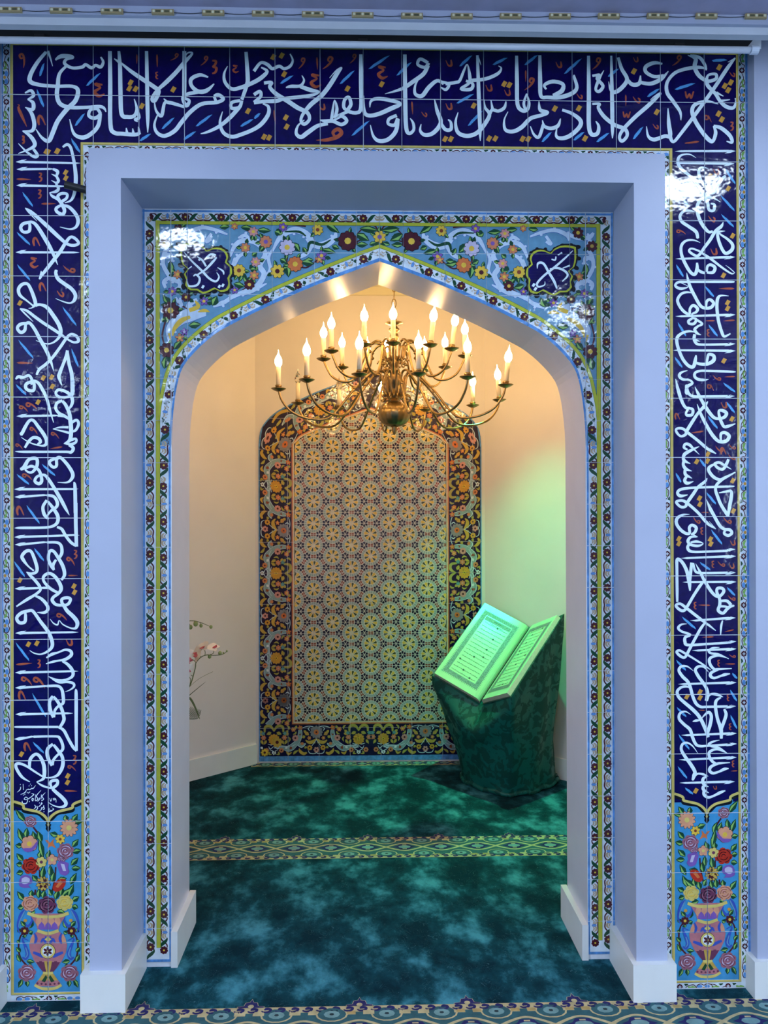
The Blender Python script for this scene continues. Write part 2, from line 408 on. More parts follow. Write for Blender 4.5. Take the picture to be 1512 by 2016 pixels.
GLY = {'3': [(-.3,-1,.3),(.3,-.9,.4),(.1,-.3,.4),(-.2,-.05,.3),(.35,.15,.45),(.2,.8,.4),(-.3,1,.25)],
       'E': [(.3,-1,.3),(-.3,-.85,.4),(-.2,-.3,.4),(.2,-.05,.3),(-.3,.2,.45),(-.1,.85,.4),(.35,.95,.25)],
       'd': [(-.55,1,.35),(-.75,0,.6),(-.5,-.8,.55),(0,-.5,.45),(.7,1,.2)],
       'o': [(.1,-.3,.3),(-.5,-.5,.35),(-.55,.3,.35),(.1,.3,.35),(.15,-.4,.35),(.9,1,.1)],
       'w': [(-.8,-.6,.3),(-.5,.6,.45),(0,-.1,.35),(.3,.7,.45),(.8,-.6,.3)],
       'h': [(.6,-.7,.25),(-.4,-.8,.45),(.3,-.3,.3),(-.5,.3,.5),(.1,.9,.5),(.9,.6,.15)],
       'c': [(-.9,-.7,.15),(-.2,.3,.4),(.5,.7,.45),(.6,0,.5),(.2,-.4,.25)],
       'u': [(-.7,-.6,.15),(-.1,.6,.4),(.6,.5,.6),(.5,-.7,.3)]}
def put_gly(art, fr, txt, mat='rust', layer=2):
    """g x y size [flip]; or l x0 y0 x1 y1; or t x0 y0 x1 y1 - a small curl with its eye at x1 y1"""
    for seg in txt.split(';'):
        a = seg.split(); g = a[0]; n = [float(q) for q in a[1:]]
        if g == 'l':
            x0, y0, x1, y1 = n[:4]; W = max(14.0 if fr.k > 5 else 7.0, 0.11*math.hypot(x1-x0, y1-y0))
            art.stroke([fr(x0, y0)+(fr.w(2),), fr(x0*.6+x1*.4, y0*.6+y1*.4)+(fr.w(W),), fr(x0*.2+x1*.8, y0*.2+y1*.8)+(fr.w(W*1.2),), fr(x1, y1)+(fr.w(4),)], mat, layer)
        elif g == 't':
            x0, y0, x1, y1 = n[:4]; L = math.hypot(x1-x0, y1-y0); ux, uy = (x1-x0)/L, (y1-y0)/L; vx, vy = -uy, ux; q = .2*L; W = 0.15*L
            def p(a_, b_): return (x0+ux*L*a_+vx*L*b_, y0+uy*L*a_+vy*L*b_)
            art.stroke([fr(*p(0, 0))+(fr.w(2),), fr(*p(.35, .1))+(fr.w(W*.8),), fr(*p(.75, .12))+(fr.w(W),), fr(*p(1, .02))+(fr.w(W),), fr(*p(.92, -.16))+(fr.w(W),), fr(*p(.7, -.1))+(fr.w(W*.8),), fr(*p(.72, .08))+(fr.w(W*.6),)], mat, layer)
        else:
            x, y, s = n[:3]; fx = -1 if len(n) > 3 and n[3] < 0 else 1
            art.stroke([fr(x+fx*q[0]*s, y+q[1]*s)+(fr.w(q[2]*s*.9),) for q in GLY[g]], mat, layer)
# ------------------------------------------------------------------ the inscription, read off the wall frame by frame
PORTAL = Art()
FR = {'T1': Frame(0,0,3.024,0), 'T2': Frame(500,0,3.024,0), 'T3': Frame(1000,0,2.953,0)}
for i_, oy_ in enumerate((270,510,750,990,1230,1400)):
    FR['L%d' % (i_+1)] = Frame(0,oy_,7.56,0); FR['R%d' % (i_+1)] = Frame(1300,oy_,7.56,0)
SCRIPT = {
'T1': '''285,305,20 300,345,12 314,395,4
275,310,20 225,370,25 185,440,28 180,485,30 230,505,25 330,515,22 430,515,22 465,540,28 450,600,30 400,650,30 345,720,30 315,790,30 290,840,28 250,820,18 215,770,6
330,358,12 365,336,28 425,338,26 432,348,12 395,355,18 386,380,22 430,405,20 490,400,22 510,385,20 545,405,22 570,390,20 600,400,22 615,370,18 600,340,10
400,390,16 355,440,22 345,510,28 340,570,28 360,620,28 420,640,25 520,640,22 590,635,22 620,645,18 632,668,6
580,648,20 540,655,20 530,690,22 565,705,24 597,680,22 580,648,20
597,680,24 585,750,26 540,800,28 490,820,28 440,795,20 415,710,5
655,305,25 657,500,28 658,740,28 680,790,28 730,797,26 800,802,26 832,795,20
752,762,6 757,795,22
790,765,6 795,798,22
825,755,8 830,800,22
680,350,6 708,370,18
708,305,18 715,400,26 718,560,28 725,680,28 760,697,26 800,690,24 815,650,20 800,590,6
815,650,18 828,700,22 806,712,20 820,725,8
715,370,10 780,425,24 860,480,28 920,520,28 945,545,28 922,600,26 905,590,22 930,545,20 990,490,28 1050,430,28 1100,370,26 1145,320,14 1120,315,10 1095,345,6
873,305,22 877,560,26 880,700,24 880,790,6
1098,305,26 1098,480,28 1096,590,24
1240,460,10 1190,447,24 1140,470,26 1140,510,24 1180,545,28 1230,540,28 1275,500,8
1190,548,22 1120,560,24 1088,585,20 1110,630,26 1127,600,20 1096,585,18
1100,638,18 1050,622,22 1010,612,24 980,615,20 962,690,24 930,660,16 920,610,8
975,588,6 1000,612,20
1275,575,22 1300,565,24 1330,590,24 1290,610,24 1200,620,26 1130,670,28 1080,730,28 1040,780,28 980,810,26 935,790,22 920,740,16 945,670,6
1275,575,18 1287,606,18
1430,600,20 1380,612,22 1380,645,22 1425,640,24 1440,600,20
1425,640,26 1370,700,28 1310,750,24 1240,785,18 1195,797,5
1465,310,22 1475,460,28 1470,505,26 1440,595,22
1355,395,5 1335,440,16 1340,490,22 1380,530,24 1440,520,26 1512,490,28 1560,460,28 1590,425,22 1555,402,10
1325,665,5 1310,730,18 1330,790,24 1380,815,26 1440,800,26 1512,770,26 1560,735,28 1598,680,26 1597,635,20 1565,618,10
150,555,10 185,540,20 200,570,22 165,592,8
165,592,8 197,612,24 195,652,24 150,640,6
155,640,8 188,675,24 205,740,26 190,780,22 135,780,6
135,780,8 180,810,24 208,855,26 190,882,20 110,915,5
110,855,4 160,905,14 205,935,18 224,925,20 200,888,18''',
'T2': '''0,425,22 40,375,20 80,385,24 110,410,22 150,395,22 180,410,20 215,395,20 231,360,14 215,322,8
60,495,22 105,492,22 95,520,24 135,562,28 200,602,30 260,642,30 318,672,26 330,712,22 300,740,24 280,720,20 292,680,22 340,622,30 400,572,30 450,510,30 500,430,28 520,405,14 490,420,8 450,465,4
190,522,8 220,515,22 275,512,20 298,480,14 285,450,5
275,515,24 340,538,28 388,547,12 350,566,20 270,578,24 180,588,24 130,602,28 60,605,24 0,612,24
0,565,24 35,545,22 40,575,22 0,610,20
440,738,20 380,750,26 320,790,30 280,817,28 252,795,22 262,750,14 300,715,6
392,715,6 425,722,24 470,722,24 520,742,24 552,720,24 520,692,24 470,722,14
462,715,22 470,650,16 480,598,8 494,650,22 480,705,20
560,660,22 535,640,22 540,595,22 565,580,22 577,622,24 560,660,24 610,672,24 637,640,26 637,480,28 636,325,22
560,664,22 480,700,20
690,640,5 697,602,18 740,588,24 820,600,26 872,620,22 820,645,30 740,680,28 680,688,26 655,660,24 652,570,8
850,688,22 805,708,22 800,738,20 838,745,24 856,705,24
856,710,26 845,780,28 800,830,28 745,840,26 710,810,18 693,745,5
898,325,24 900,560,28 905,750,28 922,795,24 950,775,20 948,735,18 930,705,6
1036,375,22 990,352,22 975,385,20 1018,402,22 1040,375,22
1036,390,26 1010,440,28 950,485,28 880,530,22 780,560,4
1130,500,20 1090,482,24 1040,522,28 1000,572,28 960,560,22 960,510,14 985,465,5
1112,520,8 1142,535,20 1160,502,20 1112,488,18
1140,500,22 1200,492,22 1225,480,20 1250,420,16 1270,385,8 1284,450,22 1280,495,20 1232,530,20 1290,532,24 1302,500,20 1262,482,18
1295,480,24 1380,470,24 1450,440,22 1472,408,12 1455,393,5
1330,330,18 1338,560,26 1345,760,24 1347,840,5
1330,330,10 1342,360,8 1351,388,3
1075,593,6 1090,660,24 1112,730,28 1070,790,28 1020,805,26 990,780,18 995,740,5
1112,735,22 1140,772,24 1172,770,24 1172,730,18 1155,712,8
1215,670,5 1200,730,18 1215,790,26 1270,810,28 1330,790,28 1380,730,28 1402,680,24 1375,640,18 1368,590,6
1402,685,20 1418,655,22 1455,662,22 1490,642,22 1500,605,8
1410,595,6 1420,650,20''',
'T3': '''50,325,20 52,480,26 55,605,26 80,642,26 110,640,24 122,600,20 108,545,8
108,545,8 92,600,18 100,636,16
185,322,20 187,480,28 192,560,24 230,567,24 300,567,28 370,545,28 400,510,24 385,450,18 385,438,6
222,520,12 212,495,20 260,475,26 318,490,24 312,530,30 262,556,22
180,590,6 187,640,24 228,655,26 190,672,24 130,690,26 80,740,28 30,765,26 -15,755,22 -22,700,12 0,650,5
315,640,18 370,660,22 420,700,28 415,740,28 360,790,28 310,805,26 280,790,18 285,740,5
305,690,6 290,732,24 250,747,24 212,735,20 200,700,6
205,725,20 180,797,22 150,782,16 130,735,5
468,325,20 470,560,28 470,730,28 487,782,28 520,776,26 527,735,20 510,705,6
490,605,16 532,605,18 525,628,22 560,680,26 620,727,26 680,752,26 692,790,22 662,822,22 648,795,20 672,750,24 740,680,26 820,610,26 885,545,18 850,562,8 828,582,4
600,325,14 605,560,26 607,740,24 607,805,5
490,442,16 532,437,20 518,458,22 552,500,22 530,532,22 510,520,18 525,470,20 557,410,4
640,335,18 660,400,24 692,462,26 660,512,28 620,537,26 595,520,16 585,475,4
692,462,22 722,492,26 762,486,26 770,440,8
770,480,22 830,487,26 890,460,26 932,415,6
897,372,12 850,366,24 802,388,26 802,420,24 850,446,22 905,440,20
930,630,6 935,720,26 942,790,28 910,792,24 850,812,26 815,792,18 805,735,5
942,795,26 962,825,20 1010,770,22 1100,650,24 1200,510,24 1280,390,24 1322,338,8
1322,338,10 1302,350,8 1278,362,3
1005,700,5 1000,650,20 960,590,24 925,540,26 925,480,22 970,425,22 1040,400,24 1110,392,22 1157,402,8
1045,322,6 1090,342,26 1085,390,28 1110,440,28 1160,472,24 1207,460,22 1207,432,20 1162,440,16 1157,490,26 1190,530,24 1207,547,24 1235,592,24 1270,622,26 1310,627,22 1326,592,16 1320,572,8
1060,320,14 1115,337,22 1145,380,20 1152,410,8
1212,540,18 1252,560,5
1236,588,18 1290,580,5
1222,606,4 1160,590,18 1092,606,24 1070,642,26 1086,700,28 1130,770,28 1170,815,28 1192,820,22 1207,772,24 1195,733,12
1195,733,18 1240,746,26 1290,790,26 1302,828,20 1270,822,6''',
'L1': '''935,150,30 1000,112,46 1052,155,45 1090,300,45 1120,480,55 1130,650,60 1110,830,50 1060,940,36 965,980,10
790,475,36 860,515,50 845,580,38 872,650,45 842,700,38 872,770,45 830,812,46 738,828,10
765,548,6 850,590,38
765,645,6 850,690,38
738,826,10 780,880,40 860,922,48 900,965,50 940,1030,55 962,1100,52 930,1152,52 850,1112,48 838,1062,48 900,1022,40 962,1020,40 1040,1050,50 1130,1150,55 1165,1250,55 1130,1340,42 1040,1370,24 893,1338,8
890,950,46 862,880,46 920,840,45 998,850,42 990,912,42 920,960,46
375,1055,10 460,1110,45 600,1230,55 720,1340,60 880,1490,55 1000,1590,45 1100,1612,45 1172,1580,45 1120,1510,45 1050,1490,45 980,1570,50 900,1700,55 800,1830,55 700,1960,52 620,2060,42
375,1055,8 430,1120,22 552,1252,5
470,1262,42 350,1290,50 310,1350,50 350,1412,45 432,1402,50 447,1330,45 440,1268,40 500,1275,45 570,1350,55 700,1560,60 780,1710,50 830,1830,30 862,1905,6''',
'L2': '''615,180,12 612,250,45 588,302,24
840,165,46 832,215,48 865,295,55 960,370,55 1060,440,55 1122,530,55 1110,610,50 1050,655,24 960,640,20 828,588,6
500,700,24 400,620,26 300,540,46 278,450,52 330,380,50 410,372,45 460,450,50 510,580,55 528,670,50 480,725,20 428,735,8
530,690,50 600,680,40 700,720,55 800,850,60 880,980,60 907,1090,55 870,1180,40 780,1250,25 680,1260,20 538,1213,6
495,932,6 380,820,25 300,740,16
300,740,16 400,770,40 520,860,45 660,960,45 860,1090,45 1000,1190,30 1100,1240,35 1172,1220,45 1140,1150,45 1060,1120,40 990,1180,45 900,1310,45 780,1470,45 680,1570,45 590,1640,45 545,1722,30
555,1620,10 600,1645,28
430,955,36 310,970,50 260,1030,46 310,1092,50 370,1060,50 387,970,40 440,950,45 520,1050,50 600,1200,55 680,1340,55 750,1500,45 802,1672,6
1005,1360,44 990,1440,50 940,1570,45 890,1700,55 880,1765,50 922,1880,14
1005,1380,40 1030,1560,50 1070,1720,55 1080,1900,60 1082,1990,60
235,1790,22 275,1752,48 350,1762,40 430,1732,40 478,1800,45 470,1860,45''',
'L3': '''500,0,40 400,40,50 382,100,46 430,142,46 502,140,46 512,60,46 500,0,40 570,30,45 640,140,50 700,270,45 740,420,40 800,622,6
1080,-20,60 1080,150,60 1060,220,46 960,242,36 870,232,40 832,182,40 870,132,45 960,150,45 1050,210,50 1082,290,50 1062,370,42 1020,420,24
930,292,40 850,330,45 832,410,45 880,480,45 960,520,45 1025,565,36
930,300,40 980,360,50 1030,470,55 1050,600,62 1060,750,60 1040,880,55 960,932,20
1070,620,42 1140,582,40 1172,640,45 1130,730,40 1075,752,38
788,715,6 900,690,28 1020,690,38
788,715,6 900,740,24 1040,775,38
1050,880,45 1130,862,36 1130,912,38 1060,942,40 950,932,10
1030,950,45 1092,1000,50 1060,1060,46 990,1055,38 700,1055,36 350,1055,36 228,1050,6
312,800,52 340,760,52 380,680,50 440,592,45 500,590,45 570,680,50 650,790,55 692,880,50 680,950,45 600,962,24 450,920,18 318,840,8
372,995,34 430,900,45 500,842,45 580,860,50 602,912,45 560,938,24
305,1315,40 360,1285,62 420,1180,50 500,1150,50 552,1170,50 552,1260,50 500,1342,42 440,1362,35 378,1315,26 460,1270,45 530,1292,40 580,1330,45 610,1400,46 622,1490,50 580,1530,50 520,1490,45 560,1420,40 660,1400,40 720,1460,50 800,1580,50 900,1750,55 980,1900,45 1035,2000,5
890,1142,42 760,1180,45 740,1230,45 790,1282,45 842,1262,45 845,1160,45 900,1140,45 1000,1240,50 1080,1370,55 1072,1450,50 1000,1510,28 858,1508,8
860,516,35 960,530,30 1012,562,20
700,1700,38 800,1720,45 852,1800,50 845,1870,46 770,1925,40 715,1990,28 690,2055,30
1100,1505,14 1118,1580,50 1125,1966,55''',
'L4': '''700,-40,42 642,60,46 665,180,50 730,240,24
715,-20,36 800,90,50 862,200,55 850,300,50 760,355,40 600,370,36 300,372,36 218,375,5
850,360,34 920,390,45 980,490,45 1060,590,45 1140,640,40
1128,0,55 1130,300,55 1140,650,50
700,588,36 850,590,40 912,640,45 922,740,50 890,810,42
505,1010,24 420,940,26 350,850,50 330,790,50 390,720,50 460,720,45 510,820,50 552,960,50 540,1030,45 470,1052,36 395,1028,8
395,1028,8 450,1080,40 520,1150,45 590,1240,45 602,1295,40 560,1340,40 500,1382,40 400,1440,45 245,1542,22
530,1385,32 620,1430,45 700,1520,50 712,1590,50 660,1632,42 555,1630,10
805,1000,34 760,930,50 722,830,46 742,720,45 800,722,45 870,820,50 940,950,55 962,1070,50 915,1148,36
835,845,36 790,930,46 805,1000,34
880,1345,36 760,1280,45 660,1180,40 650,1100,45 720,1050,45 800,1080,50 880,1180,55 912,1280,55 870,1350,45 800,1400,45 780,1450,50 830,1510,45 910,1525,40
940,1540,48 920,1440,46 990,1412,45 1050,1430,45 1022,1500,45 955,1530,40
935,1500,46 1000,1605,55 1090,1690,60 1152,1780,60 1130,1862,42 1050,1862,22 940,1810,18 882,1750,12 860,1812,24 800,1792,18 748,1728,6
640,1265,34 700,1265,34 770,1275,24 850,1330,24
470,1598,42 330,1632,50 252,1710,50 290,1782,50 370,1772,50 382,1690,46 385,1620,30 450,1600,42 500,1620,45 600,1760,50 720,1920,55 770,2040,55 778,2130,52 725,2200,40 620,2250,24 520,2240,18 443,2195,6''',
'L5': '''692,492,20 770,440,46 870,410,28 970,372,35 1050,390,45 1062,450,50 980,512,45 880,532,28 780,552,34 685,580,14
930,540,32 1010,590,45 1080,680,50 1082,760,45 1000,812,34 870,822,28 725,768,8
725,768,8 870,852,34 1000,850,34 1090,870,40 1102,920,34 1040,970,18 972,996,5
700,912,36 860,910,40 920,960,45 942,1060,50 942,1160,45 890,1202,36
790,1060,42 740,1140,50 745,1250,55 795,1378,40
800,1070,38 850,1130,45 910,1230,50 942,1330,50 952,1420,50 895,1522,42
890,1190,36 820,1270,40 805,1375,36
220,1520,5 290,1520,32 870,1520,34
870,1520,34 950,1570,45 1020,1700,45 1090,1820,45 1142,1875,36
1128,962,12 1135,1030,48 1135,1500,48 1140,1875,40
500,1665,34 830,1660,34 892,1690,42 932,1780,45 935,1850,45 890,1900,40''',
'L6': '''790,490,42 712,560,50 712,680,55 775,812,40
800,500,38 870,590,50 932,690,50 932,820,55 870,940,45 780,985,28 680,990,18
880,630,34 800,720,40 785,805,34
442,850,36 450,720,50 530,640,45 600,680,50 652,800,55 662,930,55 640,1010,42 545,1052,8
640,975,24 520,900,30 400,820,35 300,780,40 240,792,46 250,860,46 330,980,40 448,1052,8
545,1052,8 620,1102,30 700,1132,28 765,1140,28 750,1080,42 770,1040,46 850,1030,46 852,1090,46 790,1150,45 830,1200,50 920,1280,55 982,1360,55 960,1412,45 880,1425,24 790,1400,16 712,1348,5''',
'R1': '''530,312,6 440,260,20 330,265,30 270,310,45 265,400,50 330,490,50 440,580,45 560,720,50 640,840,55 700,970,50 722,1080,45 790,1092,45 805,1010,42 750,990,24
712,470,8 620,450,30 572,500,45 590,620,50 660,730,50 740,822,50 800,812,60 850,710,60 920,622,50 965,580,40
892,967,8 780,905,30 650,900,40 570,970,50 545,1080,55 580,1220,55 650,1340,55 720,1412,45 780,1402,36
935,1265,8 905,1330,50 820,1400,50 740,1530,50 650,1650,45 590,1740,45 530,1768,40 430,1702,40 460,1660,30 560,1690,30 640,1740,35 760,1820,40 900,1930,34 1050,2030,26 1100,2025,8
970,1908,5 1040,1960,14 1105,2020,12
962,1398,6 870,1412,40 852,1470,45 880,1580,50 930,1690,50 980,1732,50 1062,1680,55 1072,1600,50 1000,1520,40 910,1460,30 870,1425,20
512,1118,8 430,1095,34 340,1110,40 290,1180,46 320,1260,50 420,1330,50 530,1410,55 556,1505,46
592,1572,6 500,1535,24 390,1540,35 320,1600,45 305,1690,46 330,1800,50 390,1925,52 450,2015,50 510,2045,50 545,1965,55 545,1870,30''',
'R2': '''545,150,40 600,190,45 660,210,40
690,200,34 780,200,50 812,130,50 750,87,45 700,110,40 690,190,34
1100,340,14 1040,340,34 660,340,35 400,340,35 270,345,40 220,390,35 260,430,45 330,440,40 412,410,10 300,352,12
390,205,6 410,310,40 450,430,50 520,570,50 590,690,50 660,732,45 750,722,50 792,660,50 740,605,45 690,630,40 680,720,30
1015,550,6 900,545,30 852,590,50 840,700,50 850,830,50 870,950,50 910,1080,50 950,1152,40 1042,1110,20
505,512,6 400,495,30 310,520,40 255,610,46 290,710,46 360,790,45 430,822,40 440,740,40 490,690,45 552,740,50 530,790,40 470,822,30 480,880,36
482,880,30 420,920,45 430,962,40 500,962,45 532,900,40 482,880,30
530,900,36 622,965,36 560,1000,34 510,1050,48 545,1105,40 605,1130,5
510,1120,44 502,1190,50 550,1215,24 592,1225,4
500,1200,45 540,1260,42 640,1275,36 1000,1270,36
515,1092,8 430,1075,35 330,1100,40 255,1160,50 245,1240,50 280,1370,50 340,1500,50 420,1590,50 490,1602,55 520,1500,50 530,1432,24
520,1540,40 590,1562,45 700,1562,50 790,1510,60 792,1440,50 720,1420,45 700,1480,40 690,1550,30
1122,1680,8 1050,1677,32 700,1665,36 600,1665,36 520,1690,40 510,1750,45 560,1790,45 640,1800,40 718,1790,6
402,1660,8 310,1690,35 280,1740,46 330,1790,40 430,1800,30 475,1850,40 400,1900,50 385,1990,50 420,1994,45''',
'R3': '''392,60,50 390,110,50 420,185,45 490,230,40 700,230,36 1000,228,36
225,-30,10 260,120,50 310,280,50 370,392,45 430,405,40 482,430,45 470,502,45 400,512,45 380,480,35 410,420,35
512,88,6 560,190,45 620,300,50 700,430,55 790,540,50 870,562,40 950,540,50 982,480,55 920,440,50 870,450,40 880,540,45 910,620,50 950,682,45 1020,670,45 1115,638,12
545,343,6 600,490,45 680,650,50 770,800,55 870,900,50 980,892,55 1022,820,55 960,770,50 900,790,45 900,890,30
705,305,14 660,370,50 560,480,45 480,600,50 400,730,50 370,800,45 300,822,35 240,762,40 240,712,35 330,710,40 420,780,45 560,890,45 700,1010,45 825,1082,12
735,1000,5 828,1082,14
578,975,8 480,1020,40 370,1082,55 340,1140,46 360,1190,50 447,1232,6
582,1098,4 500,1020,28 430,950,46 370,940,42 350,990,40 400,1022,28
350,1180,45 340,1250,46 380,1310,50 467,1342,5
365,1320,42 370,1390,50 425,1425,34 472,1450,5
390,1420,40 360,1480,50 400,1522,50 492,1495,8
695,1445,10 660,1500,42 560,1580,45 490,1680,50 400,1810,50 370,1870,42 300,1872,42 235,1802,42 320,1780,42 400,1820,45 560,1960,45 700,2120,45 825,2202,14
725,2090,5 822,2200,14
1105,1567,6 1040,1570,30 700,1580,36 420,1595,40 290,1620,45 255,1670,45 300,1712,50 405,1695,10
1012,1165,40 980,1240,50 930,1312,45 850,1290,45 810,1230,40 880,1215,40 960,1260,34 1058,1317,6
880,1215,18 760,1260,40 715,1320,50 780,1420,50 880,1470,45 960,1440,45 1115,1358,18
930,1460,40 840,1540,45 820,1620,45 850,1720,50 900,1840,50 980,1970,52 1005,2010,40
870,1665,12 960,1650,34 1050,1642,46 1052,1740,55 1030,1860,55 1005,2010,40
682,1762,6 740,1900,50 800,2010,50 880,2150,50 950,2205,45 1030,2215,48 1062,2262,48 1010,2300,46 950,2270,42 965,2215,36''',
'R4': '''432,170,6 330,180,34 250,230,50 240,310,50 300,400,50 380,455,45 435,450,40 430,370,46 470,330,45 532,370,50 510,440,45 460,470,30
460,460,36 558,510,5
540,510,12 450,510,40 410,570,50 450,622,40 560,640,40 636,605,12 540,575,40 450,590,30
430,610,44 405,660,46 430,712,46 520,730,38 700,725,36 1000,712,36
250,1475,34 248,1300,45 245,1000,45 250,842,50 320,880,50 390,1010,55 430,1180,60 440,1308,24
430,1180,55 450,1020,50 465,890,46
490,895,24 510,1000,40 560,1040,38 700,1045,36 1000,1040,36
522,903,5 590,1030,40 640,1130,46 680,1200,50 750,1310,50 820,1382,45 880,1392,42 942,1320,50 920,1272,46 850,1272,46 840,1330,46 880,1430,46 882,1520,50 860,1600,50 930,1642,46 990,1580,50 1040,1542,46 1095,1530,28
900,1460,38 990,1460,46 1050,1520,50
890,1540,36 960,1542,35 1030,1562,28
680,1135,20 600,1220,45 500,1370,45 400,1540,45 350,1602,46 290,1592,46 230,1530,42 290,1500,40 380,1560,45 520,1670,45 650,1770,40 824,1902,10
715,1795,5 818,1897,14
925,1750,18 905,1830,35 895,1962,16
392,1800,6 310,1810,30 265,1860,42 310,1910,35 440,1962,40 370,2000,45 365,2070,50 410,2115,42 700,2100,36 1000,2080,36
672,1775,30 600,1870,45 500,2050,45 400,2240,45 360,2300,40 300,2282,45 240,2220,40 280,2195,35 350,2230,35 500,2320,30 640,2410,28 750,2487,10''',
'R5': '''878,335,6 780,345,30 720,390,40 760,425,35 870,440,30 1018,507,6
1012,500,6 880,460,30 790,470,40 730,510,46 740,590,46 800,660,40 860,660,35 1062,650,12
860,665,34 760,710,46 745,760,50 800,792,40 900,760,34 960,740,46 1035,728,14
492,687,4 400,620,25 310,620,40 275,680,46 330,770,50 410,850,50 450,950,50 480,1060,50 530,1170,50 600,1220,42 700,1220,36 1000,1215,36
718,707,4 650,630,28 570,620,40 520,670,46 560,760,50 640,870,50 690,960,50 700,1050,60 682,1132,50
710,1060,36 760,1030,34 850,1040,45 932,1075,6
900,1080,24 830,1130,46 820,1230,50 850,1400,50 900,1550,60 905,1692,44
900,1560,50 950,1430,50 977,1330,50 950,1258,36
478,967,4 400,920,30 310,930,40 250,990,46 270,1070,50 350,1150,50 480,1260,55 580,1370,55 660,1530,55 712,1672,46
700,1600,55 740,1480,55 757,1360,50 720,1300,45 660,1340,30 608,1397,8
478,1440,5 530,1425,40 595,1418,14
453,1337,4 370,1290,25 290,1320,40 280,1400,46 350,1480,46 440,1560,50 480,1680,50 530,1780,46 600,1805,38 700,1800,34 1000,1782,34''',
'R6': '''878,430,6 790,450,30 720,490,40 760,520,35 880,550,30 1008,637,6
1002,632,5 860,570,30 770,580,40 720,630,46 750,720,46 820,780,40 880,775,35 1035,765,12
860,780,34 760,820,46 730,880,50 780,922,42 870,900,34 950,862,46 1015,853,14
557,627,4 480,520,20 400,470,30 330,490,40 310,570,46 370,680,50 450,790,55 512,900,55 500,960,60 480,1022,36
500,960,50 560,930,30 640,940,35 712,970,6
690,970,26 640,1000,46 630,1050,50 660,1100,45 717,1125,4
640,1110,45 640,1165,50 722,1217,4
650,1170,45 650,1240,50 710,1282,42 790,1260,34 890,1210,46 965,1183,14'''}
for k_, t_ in SCRIPT.items():
    for ln_ in t_.split('\n'): put_stroke(PORTAL, FR[k_], ln_, 40, 'script', 3)
for k_, xh_, xt_, yh_, yt_, b_ in (('L1',235,1210,370,388,1),('L1',248,830,480,474,1),('L1',243,990,720,732,1),('L1',233,1188,1715,1718,1),('L3',248,900,525,515,1),('L3',215,1172,1612,1608,1),('L3',218,740,1727,1700,1),
        ('L4',215,1188,510,480,1),('L4',220,740,622,586,1),('L4',220,740,1277,1265,1),('L4',230,1172,1938,1925,1),('L5',225,1172,712,690,1),('L5',225,760,938,912,1),('L5',230,1092,1332,1316,1),('L5',208,560,1700,1664,1),
        ('R1',1120,212,208,212,1),('R1',1102,202,396,388,1),('R1',1112,222,1785,1812,1),('R2',1115,222,830,853,1),('R2',1115,960,1262,1272,1),('R2',1117,188,1366,1358,1),('R3',1110,950,224,228,1),('R4',1117,960,690,712,1),('R4',1126,300,792,822,1),
        ('R4',1122,960,1036,1042,1),('R4',1130,328,1175,1180,1),('R4',1120,440,1710,1750,1),('R5',1130,960,248,262,1),('R5',1130,468,358,382,1),('R5',1132,262,858,882,1),('R5',1126,960,1210,1216,1),('R5',1136,308,1614,1642,1),('R5',1138,960,1770,1784,1),
        ('R6',1136,272,686,722,1),('R6',1106,285,1048,1066,1)):
    put_alif(PORTAL, FR[k_], xh_, xt_, yh_, yt_, barb=bool(b_))
for k_, t_ in {'T1':'265,375,235,455;600,435,512,512;220,530,260,640;507,675,445,750;425,825,475,910;900,797,830,838;1040,700,962,768;1265,682,1165,752;1168,783,1092,830;1510,710,1430,752',
        'T2':'810,330,680,412;940,370,848,450;600,420,510,500;235,450,155,497;690,718,580,808;40,675,0,705;1300,330,1222,395;1310,560,1205,615;1362,660,1272,750;1510,345,1420,385',
        'T3':'175,320,95,378;430,340,325,430;645,400,580,445;885,515,808,562;1090,485,968,520;1275,350,1185,352;255,768,195,825;445,768,380,815;590,773,513,825;787,737,725,810'}.items(): put_dash(PORTAL, FR[k_], t_, 19)
for k_, t_ in {'L1':'1060,15,1190,235;335,815,490,1040;250,1410,450,1610','L2':'255,75,450,325;930,705,1140,1000;275,1200,500,1485;1065,1330,1165,1610;235,1860,390,2030','L3':'625,1235,825,1418;250,1385,435,1545','L4':'395,30,590,315;510,670,655,870;210,865,370,1105',
        'L5':'235,260,435,540;480,1015,685,1375;490,1740,655,1915','R1':'222,770,425,1042;965,465,1115,705;895,860,1105,1105;905,1145,1095,1345','R2':'235,80,340,270;665,400,795,570;260,940,380,1155;715,970,850,1155;215,1455,325,1620;935,1840,1115,1985',
        'R3':'985,310,1105,480;705,515,850,715;585,1155,675,1290;230,1365,305,1515;685,1655,825,1840','R4':'755,395,920,625;585,880,745,1005;990,1250,1110,1385;320,1690,525,1880','R5':'235,520,380,685;1070,715,1140,805;1040,965,1135,1140;245,1225,385,1375;1045,1340,1135,1550;270,1625,430,1860','R6':'260,820,395,1005;365,1135,485,1240'}.items(): put_dash(PORTAL, FR[k_], t_, 40)
for k_, t_ in {'T1':'778,492;770,527;808,530;845,632;1032,533;285,905;340,900;1477,662','T2':'180,442;557,528;760,502;190,700;195,755;60,815;90,820;1308,630;1138,828;1172,828;1400,825;1437,825;1490,500;115,340;165,332','T3':'8,495;272,632;412,630;732,415;865,652;448,805;85,808;118,808;1228,392;1260,500;1295,480;1280,525;1224,662;1243,695'}.items(): put_dots(PORTAL, FR[k_], t_, 20)
